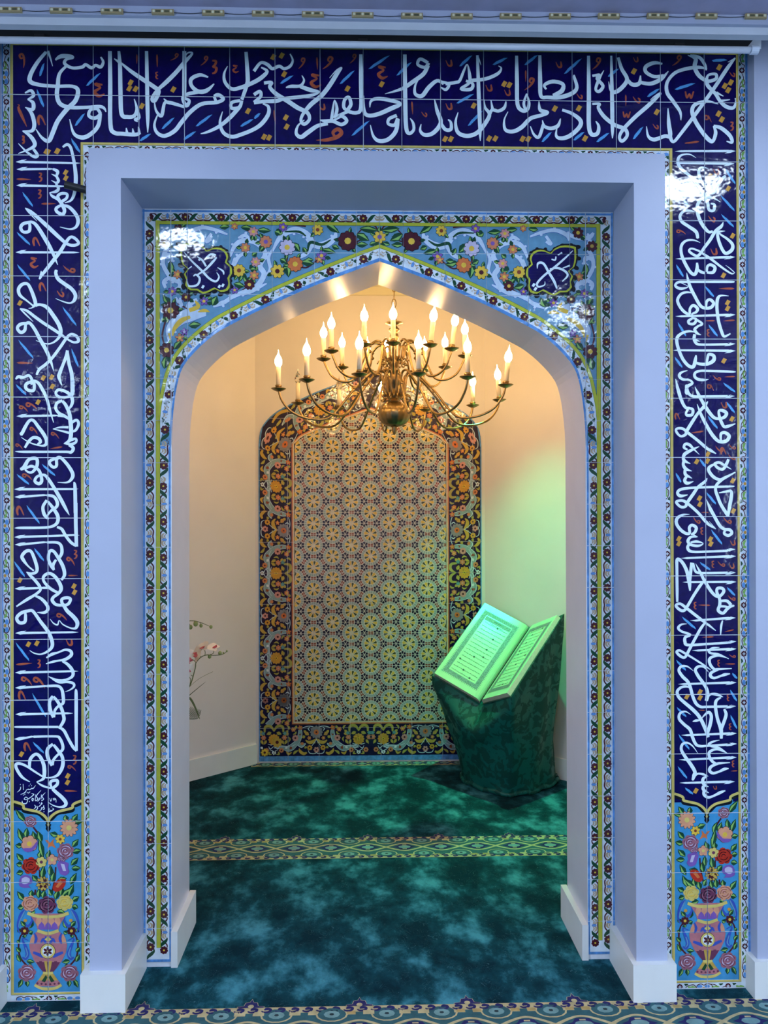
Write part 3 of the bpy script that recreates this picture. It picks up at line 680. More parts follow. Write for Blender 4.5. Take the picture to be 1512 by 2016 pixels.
for k_, t_ in {'L1':'690,215;860,208;978,525;980,610','L2':'297,655;645,1770;770,1757;780,1895','L3':'568,315','L4':'298,1150;1102,1240;1110,1330','L5':'425,290;550,275;320,1925','L6':'1010,965;1005,1060','R1':'1010,765;1075,1470;735,575','R2':'938,245;1000,650;1000,735;945,1515',
        'R3':'1065,565;705,1090;700,1190;540,1200;1078,1485;583,1745;588,1835;1085,1935','R4':'275,535;275,605;745,540;750,610','R5':'590,1000;590,1085;395,1070','R6':'527,1185'}.items(): put_dots(PORTAL, FR[k_], t_, 46)
for k_, t_ in {'T1':'t 140 405 130 322;l 160 755 105 635;3 110 640 16;3 138 830 20;d 250 715 30;h 585 535 42;l 937 400 935 325;E 935 450 20;t 1195 390 1235 340;3 1275 400 38;h 1400 410 24;l 815 380 815 325;t 1015 360 1060 325',
        'T2':'t 265 410 300 350;l 378 415 375 342;t 408 412 465 345;t 570 378 605 328;h 760 430 40;h 362 480 42;u 405 635 24;l 128 740 120 655;t 370 835 520 790;u 1160 375 26;l 945 682 940 605;c 1015 680 20;u 1160 632 26;u 1398 522 26;u 1508 550 24',
        'T3':'l 103 475 103 410;t 95 525 148 460;u 295 375 24;c 418 560 20;t 490 405 535 342;l 685 617 685 552;c 750 580 26;w 690 665 26;w 1055 550 30;u 742 345 20;t 955 382 1005 328;c 860 735 20;l 1028 832 1108 825;o 1160 685 26;3 1300 735 24;c 1305 432 20',
        'L1':'3 345 50 52;l 465 632 245 625;3 598 600 62;3 588 850 62;l 832 990 615 995;d 548 1555 66;h 500 1865 80','L2':'t 940 95 1105 190;d 642 415 66;c 905 515 62;l 490 1550 250 1543','L3':'t 420 465 300 375;t 555 425 400 335;t 560 800 460 695;t 880 860 775 770;t 340 1020 245 940;l 750 1008 930 980;t 480 1475 345 1390',
        'L4':'d 308 115 70;3 1120 768 60;t 1115 940 1010 815;l 1160 1080 1015 1082;t 1000 1752 860 1655','L5':'u 1030 255 66;l 480 570 240 592;3 578 580 58;t 480 905 335 785;t 670 950 520 790;d 335 1050 68;d 415 1815 66','L6':'3 1108 725 64;t 1132 890 1020 815;l 1150 1190 960 1185',
        'R1':'l 362 96 575 66;d 455 815 66;u 830 510 60;c 770 1215 62;t 380 1447 250 1390;u 795 1700 66','R2':'l 870 440 1100 440;l 660 920 810 918;l 935 922 1110 910;E 715 1100 50;t 780 1725 890 1800;l 955 1755 1110 1748;o 740 1900 60',
        'R3':'d 255 525 48;u 945 355 60;l 455 775 642 748;t 820 965 920 1050;d 940 1040 54;t 1018 938 1110 1010;t 1010 1090 1105 1165','R4':'l 610 140 716 142;t 490 205 580 300;t 935 205 1045 300;E 620 420 50;u 1075 590 52;E 785 915 48;t 852 865 950 940;u 1060 935 50;t 1003 1372 1105 1445;E 520 1530 50;l 565 1520 742 1525;l 955 1920 1095 1886',
        'R5':'l 622 186 792 178;t 1022 440 1112 480;E 870 572 46;l 965 582 1112 582;E 1010 1085 46;l 568 1270 662 1275;E 1042 1518 46','R6':'E 1085 785 46;l 1050 892 1145 886;u 810 1135 36'}.items(): put_gly(PORTAL, FR[k_], t_)
for t_ in '''310,1125,10 302,1165,14 258,1207,5
345,1082,8 350,1172,11
397,1168,8 372,1210,13 308,1240,4
397,1168,8 425,1162,15 450,1165,12 475,1148,15 495,1150,12 532,1102,4
332,1335,8 340,1370,14 392,1372,14 412,1322,9 362,1312,9 385,1278,12 420,1300,10
412,1312,8 445,1290,12 472,1270,10 505,1238,13 468,1224,5
478,1300,10 498,1300,12 490,1335,12 476,1318,10 482,1292,8
532,1240,9 526,1332,10
612,1178,5 545,1258,12 568,1308,11 528,1335,11
592,1288,9 580,1325,12 552,1342,5
618,1240,8 612,1310,10
675,1212,5 628,1268,12 652,1308,11 618,1332,11
515,1395,8 535,1425,12 508,1452,8
552,1410,10 560,1450,13 522,1478,6
625,1355,10 612,1385,12 632,1372,10 575,1425,10
655,1400,9 640,1440,12 618,1432,8
618,1440,10 612,1468,12 575,1490,5
655,1420,9 662,1455,12 640,1462,8
735,1440,8 728,1500,9
712,1520,6 735,1495,12 775,1482,12 742,1470,9
780,1440,6 800,1458,12 765,1482,12
742,1292,7 758,1340,12 776,1292,6
832,1300,9 800,1296,10 802,1322,10 832,1312,10 836,1358,7'''.split('\n'): put_stroke(PORTAL, FR['L6'], t_, 10, 'script', 3)
put_dots(PORTAL, FR['L6'], '305,1090;435,1112;455,1085;472,1110;425,1218;445,1203;372,1238;408,1210;430,1212;350,1248;440,1345;590,1365;655,1495;765,1422', 8, 'script', 3)
# ------------------------------------------------------------------ running borders
class Path:
    def __init__(s, pts):
        s.P = pts; s.L = [0.0]
        for a, b in zip(pts, pts[1:]): s.L.append(s.L[-1]+math.hypot(b[0]-a[0], b[1]-a[1]))
        s.len = s.L[-1]
    def __call__(s, d, t):                 # distance along, offset to the left
        i = 0
        while i < len(s.L)-2 and d > s.L[i+1]: i += 1
        a, b = s.P[i], s.P[i+1]; l = s.L[i+1]-s.L[i]; q = (d-s.L[i])/l
        tx, ty = (b[0]-a[0])/l, (b[1]-a[1])/l
        # blend the direction at the joins so that motifs bend round corners softly
        if 0 < i and q < .5:
            c = s.P[i-1]; l2 = s.L[i]-s.L[i-1]; k = .5-q
            tx, ty = tx*(1-k)+(a[0]-c[0])/l2*k, ty*(1-k)+(a[1]-c[1])/l2*k
        elif i < len(s.P)-2 and q > .5:
            c = s.P[i+2]; l2 = s.L[i+2]-s.L[i+1]; k = q-.5
            tx, ty = tx*(1-k)+(c[0]-b[0])/l2*k, ty*(1-k)+(c[1]-b[1])/l2*k
        h = math.hypot(tx, ty) or 1; tx /= h; ty /= h
        return (a[0]+(b[0]-a[0])*q-ty*t, a[1]+(b[1]-a[1])*q+tx*t)
class PF:                                  # art helper working in path coordinates
    def __init__(s, art, path, off=0.0, flip=1): s.a, s.p, s.o, s.f = art, path, off, flip
    def q(s, d, t): return s.p(s.o+d, t*s.f)
    def ok(s, pts): return all(-.002 <= s.o+p[0] <= s.p.len+.002 for p in pts)
    def stroke(s, pts, mat, ly):
        if s.ok(pts): s.a.stroke([s.q(x, y)+(w,) for x, y, w in pts], mat, ly, 4)
    def poly(s, pts, mat, ly):
        if s.ok(pts): s.a.poly([s.q(*p) for p in pts], mat, ly)
    def ell(s, c, rx, ry, mat, ly, rot=0.0, n=8):
        P = [(c[0]+rx*math.cos(a)*math.cos(rot)-ry*math.sin(a)*math.sin(rot), c[1]+rx*math.cos(a)*math.sin(rot)+ry*math.sin(a)*math.cos(rot)) for a in [2*math.pi*k/n for k in range(n)]]
        if s.ok(P): s.a.conv([s.q(*p) for p in P], mat, ly)
    def flower(s, c, r, n, petal, core, ly, fat=.55, rot=0.0, cr=.32):
        for k in range(n):
            a = rot+2*math.pi*k/n; s.ell((c[0]+math.cos(a)*r*.58, c[1]+math.sin(a)*r*.58), r*.44, r*fat*.5, petal, ly, a)
        s.ell(c, r*cr, r*cr, core, ly+1)
    def leaf(s, a, b, wd, dark, light, ly):
        dx, dy = b[0]-a[0], b[1]-a[1]; l = math.hypot(dx, dy); nx, ny = -dy/l*wd, dx/l*wd
        def pt(t, q): return (a[0]+dx*t+nx*q, a[1]+dy*t+ny*q)
        s.poly([pt(0,0), pt(.25,.4), pt(.5,.5), pt(.75,.3), pt(1,0), pt(.7,-.32), pt(.45,-.5), pt(.2,-.35)], dark, ly)
        if light: s.poly([pt(.05,0), pt(.3,.24), pt(.5,.3), pt(.9,0)], light, ly+1)
def vine(art, path, period=0.1645, phase=0.0, flip=1):
    k = 0.02/105.0*1.06                    # motif drawn in units of one enlarged look
    n0 = int(math.floor(-phase/period))-1; n1 = int(path.len/period)+2
    for n in range(n0, n1):
        o = phase+n*period
        def inside(x): return -0.004 <= o+x <= path.len+0.004
        if not (inside(0) or inside(period)): continue
        f = PF(art, path, o, flip); c = period/740.0
        def T(x, y): return ((y-225)*c, (120-x)*k)
        def S(txt, mat, ly, w0): f.stroke([T(a, b)+(w*k,) for a, b, w in parse(txt, w0)], mat, ly)
        S('150,258,10 170,300,13 120,330,13 95,400,14 100,450,14 160,490,10', 'maroon', 2, 13)
        S('165,490,8 105,490,14 80,550,14 102,595,14 80,640,14 95,710,14 160,745,14 172,800,12 155,830,8', 'maroon', 2, 13)
        S('85,690,6 100,770,14 150,835,14 135,900,12 120,925,8', 'maroon', 2, 13)
        f.poly([T(*p) for p in [(108,350),(165,350),(172,372),(140,395),(170,470),(128,472),(108,420),(122,395)]], 'leaf', 2)
        f.poly([T(*p) for p in [(110,720),(172,700),(165,740),(140,770),(170,830),(125,832),(108,780),(125,755)]], 'leaf', 2)
        f.poly([T(*p) for p in [(72,290),(112,310),(92,350),(76,355)]], 'green', 2)
        f.poly([T(*p) for p in [(80,815),(112,850),(92,890),(74,890)]], 'green', 2)
        f.poly([T(*p) for p in [(150,500),(176,485),(176,560),(152,540)]], 'green', 2)
        f.poly([T(*p) for p in [(150,650),(176,620),(176,690),(152,675)]], 'green', 2)
        f.ell(T(122,530), 42*c, 30*k, 'bud', 3); f.ell(T(122,645), 42*c, 30*k, 'bud', 3); f.ell(T(150,590), 26*c, 24*k, 'gold', 4)
        f.flower(T(122,225), 50*k, 8, 'maroon', 'maroon', 3, .75)
        for dx, dy in ((0,0),(16,0),(-16,0),(0,16),(0,-16)): f.ell(T(122+dx,225+dy), 9*c, 9*k, 'white', 5, 0, 6)
def guil(art, path, period=0.1265, phase=0.0, flip=1, h=0.0145):
    q = h/0.0145; n1 = int(path.len/period)+2
    for n in range(-1, n1):
        o = phase+n*period
        f = PF(art, path, o, flip)
        def ok(x): return 0.0 <= o+x <= path.len
        if ok(0):
            f.flower((0, 0), .0150*q, 8, 'maroon', 'sun', 4, .75, .2, .24)
        for sg in (1, -1):
            if not ok(sg*.03): continue
            f.stroke([(sg*.008, -.0125*q, .003), (sg*.016, -.0110*q, .0085), (sg*.025, -.002*q, .0125), (sg*.034, .0080*q, .0095), (sg*.044, .0125*q, .002)], 'green', 3)
            f.stroke([(sg*.009, .0115*q, .003), (sg*.020, .0100*q, .0048), (sg*.030, -.002*q, .0048), (sg*.044, -.0118*q, .0052), (sg*.0632, -.0095*q, .0052)], 'maroon', 2)
            f.stroke([(sg*.040, .004*q, .002), (sg*.047, -.004*q, .0075), (sg*.056, -.003*q, .007), (sg*.0595, .006*q, .002)], 'tan', 3)
            f.stroke([(sg*.043, .0095*q, .0015), (sg*.051, .004*q, .0055), (sg*.0585, .009*q, .001)], 'tan', 4)
        if ok(.0632):
            f.ell((.0632, .004*q), .0052, .0095*q, 'royal', 4); f.ell((.0632, .004*q), .0042, .0084*q, 'bud', 5)
# ------------------------------------------------------------------ portal ground, lines and vases
UJL, UJR = -1.043, 1.154
ZT = 3.193
def zL(py): return at(91, py, 0).z
CUSP = [(105,235),(150,252),(172,268),(176,290),(225,303),(290,318),(335,345),(362,378),(370,400)]
FV = Frame(0, 1520, 4.065, 0)
U370 = FV(370, 800)[0]
class Mir:                                  # the two columns carry mirrored bouquets
    def __init__(s, uc, sg): s.uc, s.sg = uc, sg
    def __call__(s, x, y): p = FV(x, y); return (s.uc+s.sg*(p[0]-U370), p[1])
    def w(s, x): return FV.w(x)
def column(uc, sg, x0, x1, i0, i1):
    """x0..x1 outer border side, i0..i1 cobalt field"""
    A = PORTAL; fm = Mir(uc, sg)
    lo, hi = min(i0, i1), max(i0, i1)
    A.rect(lo, hi, 0.52, ZT, 'cobalt', 1)
    zb = FV(370, 1760)[1]
    A.rect(lo, hi, zb, 0.62, 'sky', 1)
    half = [fm(x, y) for x, y in CUSP]; oth = [(2*uc-p[0], p[1]) for p in half]
    half[0] = ((lo if half[0][0] < uc else hi), half[0][1]); oth[0] = ((lo if oth[0][0] < uc else hi), oth[0][1])
    ztop = 0.62
    # sky below the cusp, cobalt above it
    for H in (half, oth):
        for a, b in zip(H, H[1:]):
            A.conv([(a[0], a[1]), (b[0], b[1]), (b[0], ztop+.01), (a[0], ztop+.01)], 'cobalt', 2)
            A.conv([(a[0], a[1]), (b[0], b[1]), (b[0], .5), (a[0], .5)], 'sky', 2)
        A.stroke([(p[0], p[1]-.006, .014+.004*math.sin(i*2.3)) for i, p in enumerate(H)], 'black', 3)
        A.stroke([(p[0], p[1], .0085) for p in H], 'yellow', 4)
    t = fm(370, 410); A.poly([(t[0], t[1]+.004), (t[0]+.010, t[1]-.004), (t[0]+.007, t[1]-.012), (t[0]+.009, t[1]-.018), (t[0], t[1]-.03), (t[0]-.009, t[1]-.018), (t[0]-.007, t[1]-.012), (t[0]-.010, t[1]-.004)], 'black', 3)
    A.poly([(t[0], t[1]+.006), (t[0]+.004, t[1]-.004), (t[0], t[1]-.014), (t[0]-.004, t[1]-.004)], 'yellow', 5)
    def fl(x, y): return fm(x, y)
    W = FV.w(1.0)
    def st(txt, w0, mat, ly, both=False):
        P = parse(txt, w0); A.stroke([fl(x, y)+(w*W,) for x, y, w in P], mat, ly)
        if both: A.stroke([fl(740-x, y)+(w*W,) for x, y, w in P], mat, ly)
    def pl(pts, mat, ly, both=False):
        if mat in ('violet', 'red', 'orange', 'pale', 'peach') and len(pts) > 5: pts = [(p[0], p[1]) for p in catmull([tuple(q)+(0,) for q in list(pts)+list(pts[:1])], 3)][:-1]
        A.poly([fl(*p) for p in pts], mat, ly)
        if both: A.poly([fl(740-p[0], p[1]) for p in pts], mat, ly)
    for a in ('250,440,14 300,520,16 322,660,14','480,560,10 470,610,14','268,940,14 262,985,14','330,930,14 330,1000,16','395,760,12 420,860,14 400,960,14','430,760,12 425,860,12','300,780,10 300,840,10'): st(a, 12, 'maroon', 3)
    st('190,1290,8 150,1310,12 132,1400,14 150,1490,14 212,1560,14', 12, 'maroon', 3, True)
    for (x0_, y0_, x1_, y1_) in ((190,400,115,305),(515,395,508,345),(560,400,602,340),(550,410,640,395),(170,560,132,458),(190,530,200,452),(165,592,112,585),(275,560,248,478),(318,560,290,478),(330,690,300,540),(450,510,388,488),(560,600,608,542),(565,640,628,625),(170,712,122,655),(165,740,118,735),(172,800,120,808),(550,745,606,690),(555,770,622,768),
            (300,690,308,636),(360,700,382,630),(285,870,246,828),(318,860,335,755),(385,830,388,752),(400,880,415,805),(440,870,512,850),(545,900,592,815),(180,1030,128,960),(232,1000,238,948),(292,1010,298,938),(325,1010,340,950),(400,990,376,938),(425,1020,446,950),(470,990,484,925),(530,1000,570,905),(560,1030,612,1000),(560,1070,605,1085),(175,1075,128,1085),(470,1000,560,930),(265,1110,235,1125),(440,1110,500,1125)):
        A.leaf(fl(x0_, y0_), fl(x1_*1.12-x0_*.12, y1_*1.12-y0_*.12), 50*W, 'green', 'leaf', 4)
    for (x0_, y0_, x1_, y1_) in ((222,1250,250,1185),(190,1235,150,1190),(215,1290,250,1275),(175,1300,185,1325),(145,1360,118,1345),(150,1440,112,1400),(150,1520,118,1455),(195,1510,262,1520),(210,1550,240,1545),(165,1655,130,1725),(200,1660,205,1720),(150,1280,125,1250)):
        A.leaf(fl(x0_, y0_), fl(x1_, y1_), 40*W, 'green', 'leaf', 4); A.leaf(fl(740-x0_, y0_), fl(740-x1_, y1_), 40*W, 'green', 'leaf', 4)
    R = lambda x, y, r, c, d, l_='pink': A.rose(fl(x, y), r*W, c, d, 6, l_)
    D = lambda x, y, r, n, c, d, e=None, fat=.6: A.flower(fl(x, y), r*W, n, c, d, 6, .3, fat, .3, e)
    R(228,395,50,'mauve','maroon','pale'); D(537,445,72,12,'peach','yellow','maroon',.42); D(220,572,66,6,'peach','sun','maroon',.9)
    pl([(165,610),(200,605),(240,600),(285,548),(280,590),(240,632),(190,635)], 'violet', 9)
    D(467,535,40,7,'sun','brick','black',.6); pl([(345,540),(372,545),(385,565),(415,532),(412,565),(430,605),(395,590),(365,608),(368,575)], 'orange', 7)
    R(508,632,68,'mauve','plum','pale'); R(478,690,36,'mauve','plum','pale'); R(232,748,72,'red','black','red'); D(316,718,44,6,'yellow','plum','black',.85); D(402,700,44,5,'peach','yellow','maroon',.85)
    pl([(440,740),(462,705),(500,715),(535,730),(528,768),(540,795),(512,826),(470,815),(455,785)], 'violet', 7); pl([(470,730),(500,735),(515,790),(490,790)], 'pale', 8)
    pl([(140,862),(160,828),(205,822),(238,845),(242,885),(212,905),(250,940),(225,925),(175,925),(138,905)], 'violet', 7); pl([(160,850),(190,836),(222,850),(218,880),(185,895),(160,885)], 'pale', 8)
    D(330,890,58,12,'ochre','sun','black',.4); D(330,890,44,10,'maroon','yellow',None,.6)
    pl([(405,925),(425,880),(470,852),(510,860),(505,905),(470,945),(425,955)], 'red', 7); pl([(430,915),(468,862),(490,880),(450,925)], 'orange', 8)
    R(225,1050,66,'peach','brick','pink'); R(503,1045,66,'yellow','ochre','sun'); R(362,1062,74,'plum','black','mauve')
    # vase
    def sym(h, mat, ly): pl([(370+x, y) for x, y in h]+[(370-x, y) for x, y in reversed(h)], mat, ly)
    sym([(155,1130),(128,1165),(96,1215),(86,1255)], 'rose', 6)
    for dx in (-75,-25,25,75): pl([(370+dx-25,1205),(370+dx-18,1170),(370+dx,1150),(370+dx+18,1170),(370+dx+25,1205),(370+dx,1235)], 'peach', 7)
    for dx in (-52,0,52): pl([(370+dx-28,1258),(370+dx-22,1220),(370+dx,1195),(370+dx+22,1220),(370+dx+28,1258)], 'violet', 8)
    st('205,1125,26 280,1150,24 370,1156,24 460,1150,24 535,1125,26', 24, 'yellow', 9)
    sym([(92,1275),(132,1318),(152,1380),(142,1440),(112,1505),(66,1568),(38,1600)], 'rose', 6)
    st('285,1265,24 370,1288,24 455,1265,24', 24, 'yellow', 9)
    pl([(230,1330),(250,1290),(262,1330),(256,1370),(222,1372)], 'peach', 7, True); st('262,1285,8 275,1330,22 262,1372,12', 12, 'royal', 8, True)
    sym([(96,1518),(66,1568),(38,1600)], 'plum', 7)
    for dx in (-62,-20,20,62): pl([(370+dx-12,1510),(370+dx+12,1510),(370+dx*.45+6,1598),(370+dx*.45-6,1598)], 'ochre' if abs(dx) < 40 else 'plum', 8)
    st('250,1440,18 300,1460,26 330,1480,14', 18, 'royal', 8, True); st('312,1360,10 335,1335,26 352,1370,14', 16, 'royal', 8, True); st('345,1312,10 360,1330,20 350,1350,10', 12, 'royal', 8, True)
    pl([(370,1310),(398,1338),(370,1352),(342,1338)], 'yellow', 9)
    for r, c, ly in ((60,'black',8),(57,'yellow',9),(42,'white',10)): A.ell(fl(368,1430), r*W, r*W, c, ly, 0, 16)
    A.flower(fl(368,1430), 38*W, 6, 'maroon', 'sun', 11, .5, .55, .2)
    sym([(38,1606),(60,1640),(92,1678),(112,1712)], 'rose', 6); sym([(40,1606),(62,1640),(80,1665)], 'ochre', 7)
    pl([(352,1620),(365,1640),(345,1680),(318,1670)], 'green', 8, True)
    for dx in (-85,-52,-18,18,52,85): A.ell(fl(370+dx,1696-abs(dx)*.1), 9*W, 9*W, 'plum', 8, 0, 8)
    st('262,1700,20 310,1725,22 370,1732,24 430,1725,22 478,1700,20', 22, 'yellow', 8); st('330,1602,18 370,1606,22 410,1602,18', 20, 'yellow', 9)
    st('185,1100,14 160,1135,34 135,1190,22 128,1240,16 142,1290,6', 18, 'royal', 7, True); st('185,1105,6 168,1140,12 142,1195,8 134,1240,6', 8, 'paleblue', 8, True); st('235,1160,6 240,1190,14 212,1230,20 190,1215,8', 12, 'royal', 7, True)
    st('212,1345,8 165,1330,10 190,1400,24 205,1450,30 190,1490,24 165,1480,12', 16, 'royal', 7, True); st('190,1400,8 205,1455,10 185,1485,6', 8, 'paleblue', 8, True)
    A.ell(fl(188,1185), 14*W, 14*W, 'gold', 8); A.ell(fl(552,1185), 14*W, 14*W, 'gold', 8)
    A.flower(fl(183,1268), 36*W, 8, 'maroon', 'sun', 7, 0, .7, .34); A.flower(fl(557,1268), 36*W, 8, 'maroon', 'sun', 7, 0, .7, .34)
    R(200,1605,72,'mauve','plum','pale'); R(540,1605,72,'mauve','plum','pale')
# border lines, outer and inner, of both columns and the top band
A = PORTAL
LO0, LO1, LI1, LI0 = -1.1635, -1.1555, -0.934, -0.926       # left column: outer yellow line, cobalt limits, inner yellow line
RI0, RI1, RO1, RO0 = 1.0345, 1.0435, 1.2625, 1.270
ZB0, ZB1 = 2.829, 2.8365                                    # inner line under the top band
ZC = 3.158
column(UJL, 1, -1.193, 0, LO1, LI1); column(UJR, -1, 1.304, 0, RI1, RO1)
A.rect(LO1, RO1, ZB1, ZC, 'cobalt', 1)
zb_ = FV(370, 1762)[1]
for (a_, b_, c_, d_) in ((LO0, LO1, zb_-.006, ZC), (RO1, RO0, zb_-.006, ZC), (LI1, LI0, zb_-.006, ZB1), (RI0, RI1, zb_-.006, ZB1), (LI1, RI1, ZB0, ZB1), (LO0, RO0, ZC-.002, ZC+.005), (LO0, LI0, zb_-.006, zb_), (RI0, RO0, zb_-.006, zb_)):
    A.rect(a_, b_, c_, d_, 'yellow', 4)
    q_ = .0012
    if b_-a_ < d_-c_: A.rect(a_-q_, a_, c_, d_, 'black', 3); A.rect(a_+(b_-a_)*.42, a_+(b_-a_)*.55, c_, d_, 'ochre', 5)
    else: A.rect(a_, b_, c_-q_, c_, 'black', 3)
vine(A, Path([(-1.1765, 0.03), (-1.1765, 3.19)]), phase=(at(16,299,0).z-0.03) % 0.1645, flip=-1)
vine(A, Path([(-0.9130, 0.03), (-0.9130, 2.82)]), phase=(at(172,305,0).z-0.03) % 0.1645, flip=1)
vine(A, Path([(1.0225, 0.03), (1.0225, 2.82)]), phase=(at(1313,323,0).z-0.03) % 0.1645, flip=-1)
vine(A, Path([(1.2820, 0.03), (1.2820, 3.19)]), phase=(at(1462,330,0).z-0.03) % 0.1645, flip=1)
vine(A, Path([(-0.925, 2.8165), (1.034, 2.8165)]), phase=0.045, flip=1)
zv_ = zb_-.020
vine(A, Path([(-1.165, zv_), (-0.92, zv_)]), phase=-0.04, flip=1); vine(A, Path([(1.03, zv_), (1.28, zv_)]), phase=0.03, flip=1)
A.rect(-1.193, -1.1885, 0, 3.2, 'edgeblue', 2); A.rect(1.2945, 1.302, 0, 3.2, 'edgeblue', 2)
# ------------------------------------------------------------------ arch panel
ARCH = Art(); YA = 0.182
UC = 0.0585; HW = 0.8435; OW = 0.7435          # centre, half width of the panel, half width of the opening
ZTOP = 2.690
F4 = Frame(250, 390, 2.853, YA); F5 = Frame(740, 390, 2.853, YA)
CL = F4(1415, 700)[0]                           # centre line as read
edge_px = [(746,514.4),(705.7,529.5),(618,562.5),(530.4,601),(446.3,643),(414.7,663.4),(383.2,692),(358.7,723),(347.4,758),(341,800),(337.5,840),(336.5,880)]
line_px = [(745,484.6),(698.7,502),(614.5,535.5),(530.4,572.3),(446.3,614.3),(411.2,635.4),(372.7,667),(344.6,698.5),(327.1,733.5),(318.3,768.5),(312,800),(308.2,840)]
def halfcurve(px, Y, uc):
    out = [(lambda p: (p.x, p.z))(at(x, y, Y)) for x, y in px]; d = out[0][0]-uc
    return [(p[0]-d, p[1]) for p in out]
EDGE = halfcurve(edge_px, YA, UC); LINE = halfcurve(line_px, YA, UC)
EDGE = [(max(p[0], UC-OW), p[1]) for p in EDGE]
EL = [(p[0], p[1], 0) for p in EDGE]; EDGE = [(p[0], p[1]) for p in catmull(EL, 3)]
LINE = [(p[0], p[1]) for p in catmull([(p[0], p[1], 0) for p in LINE], 3)]
ZS = EDGE[-1][1]
B = ARCH
B.rect(UC-HW, UC+HW, 0, ZTOP, 'white', 1)
B.rect(UC-HW+.052, UC+HW-.052, 1.85, ZTOP-.052, 'paleblue', 2)
UY = HW-.0485                                    # yellow line of the rectangle
for sg in (1, -1):
    LN = [(UC-sg*(UC-p[0]), p[1]) for p in LINE]; ED = [(UC-sg*(UC-p[0]), p[1]) for p in EDGE]
    def X(u): return UC-sg*u                     # u = distance from the centre line
    # white band under the arch line
    for i in range(len(LN)-1):
        B.conv([LN[i], LN[i+1], (LN[i+1][0], LN[i+1][1]-.14), (LN[i][0], LN[i][1]-.14)], 'white', 3)
        if LN[i+1][1] < 2.1: B.conv([LN[i], LN[i+1], (UC-sg*.6, LN[i+1][1]), (UC-sg*.6, LN[i][1])], 'white', 3)
    B.stroke([p+(.0135,) for p in LN], 'green', 6); B.stroke([p+(.0115,) for p in LN], 'lime', 7)
    lo, hi = sorted((X(UY), X(UY-.0135)))
    B.rect(lo, hi, .07, ZTOP-.041, 'lime', 7); B.rect(lo-.001, hi+.001, .069, ZTOP-.041, 'green', 6)
    lo3, hi3 = sorted((X(0), X(UY))); B.rect(lo3, hi3, ZTOP-.0545, ZTOP-.0435, 'lime', 7); B.rect(lo3, hi3, ZTOP-.0555, ZTOP-.0425, 'green', 6); B.rect(lo3, hi3, ZTOP-.0500, ZTOP-.0490, 'ochre', 8)
    lo2, hi2 = sorted((X(UY-.0070), X(UY-.0082))); B.rect(lo2, hi2, .07, ZTOP-.045, 'ochre', 8)
    lo, hi = sorted((X(HW-.0020), X(HW-.0090))); B.rect(lo, hi, 0, ZTOP, 'edgeblue', 4); lo, hi = sorted((X(HW), X(OW))); B.rect(lo, hi, .018, .028, 'edgeblue', 4); B.rect(min(X(0), X(HW)), max(X(0), X(HW)), ZTOP-.011, ZTOP-.004, 'edgeblue', 4)
    lo, hi = sorted((X(OW+.0075), X(OW+.0005))); B.rect(lo, hi, 0, ZS, 'edgeblue', 4)
    B.stroke([(p[0], p[1]+.006, .012) for p in ED[:-6]]+[(p[0]-sg*.003, p[1], .009) for p in ED[-6:]], 'edgeblue', 5)
    # three running bands
    guil(B, Path([(X(HW-.0265), .02), (X(HW-.0265), ZTOP-.03)]), phase=.052, flip=sg)
    guil(B, Path([(X(OW+.0265), .02), (X(OW+.0265), 1.72)]), phase=.040, flip=-sg, h=.0140)
    mid = []
    for i in range(len(LN)): mid.append(((LN[i][0]+ED[i][0])/2, (LN[i][1]+ED[i][1])/2+.002))
    mid.append((X(OW+.0265), 1.72)); guil(B, Path(mid), phase=.062, flip=-sg, h=.0155)
    lo, hi = sorted((X(0), X(HW-.03)))
    guil(B, Path([(X(HW-.0265), ZTOP-.0285), (X(0), ZTOP-.0285)]), phase=.0, flip=sg)
    # bouquet and scrolls of the spandrel
    def fs(x, y): p = F4(x, y); return (UC+sg*(p[0]-CL), p[1])
    W4 = F4.w(1.0)
    def st(txt, w0, mat, ly): B.stroke([fs(x, y)+(w*W4,) for x, y, w in parse(txt, w0)], mat, ly)
    for t_ in ('195,178,12 222,205,20 290,208,18 345,186,14','335,225,10 350,192,18 420,166,16 500,182,14 560,205,8','470,232,10 440,245,14 470,200,12','215,215,16 226,270,18 206,310,18 198,370,16 228,430,18 262,462,16 292,480,8','206,335,8 240,318,16 246,350,12 225,362,6',
            '212,505,12 203,470,16 240,448,16 282,460,16 290,500,16 250,520,10','268,558,10 300,605,16 292,560,8','575,330,8 600,270,18 645,240,20 720,252,20 772,310,20 742,380,22 765,430,22 720,500,22 640,532,18 580,560,16 515,598,8','600,335,8 588,390,16 622,330,16 680,300,8','690,240,6 660,210,16 620,225,8',
            '812,300,8 855,222,20 930,180,26 1000,200,26 1032,250,22 1000,312,20 940,342,8','1168,178,4 1160,225,22 1100,265,32 1040,262,22 1000,230,6','770,440,8 800,400,14 790,340,14 810,290,8','780,480,6 700,520,18 640,545,8',
            '232,812,6 238,740,36 290,682,50 360,655,52 440,650,18','330,640,10 345,600,22 390,570,14','480,610,8 530,590,20 570,575,8'):
        st(t_, 14, 'black', 4) if False else None
        P_ = parse(t_, 14); B.stroke([fs(x, y)+((w*1.35+4)*W4,) for x, y, w in P_], 'royal', 4); B.stroke([fs(x, y)+(w*1.35*W4,) for x, y, w in P_], 'scroll', 5)
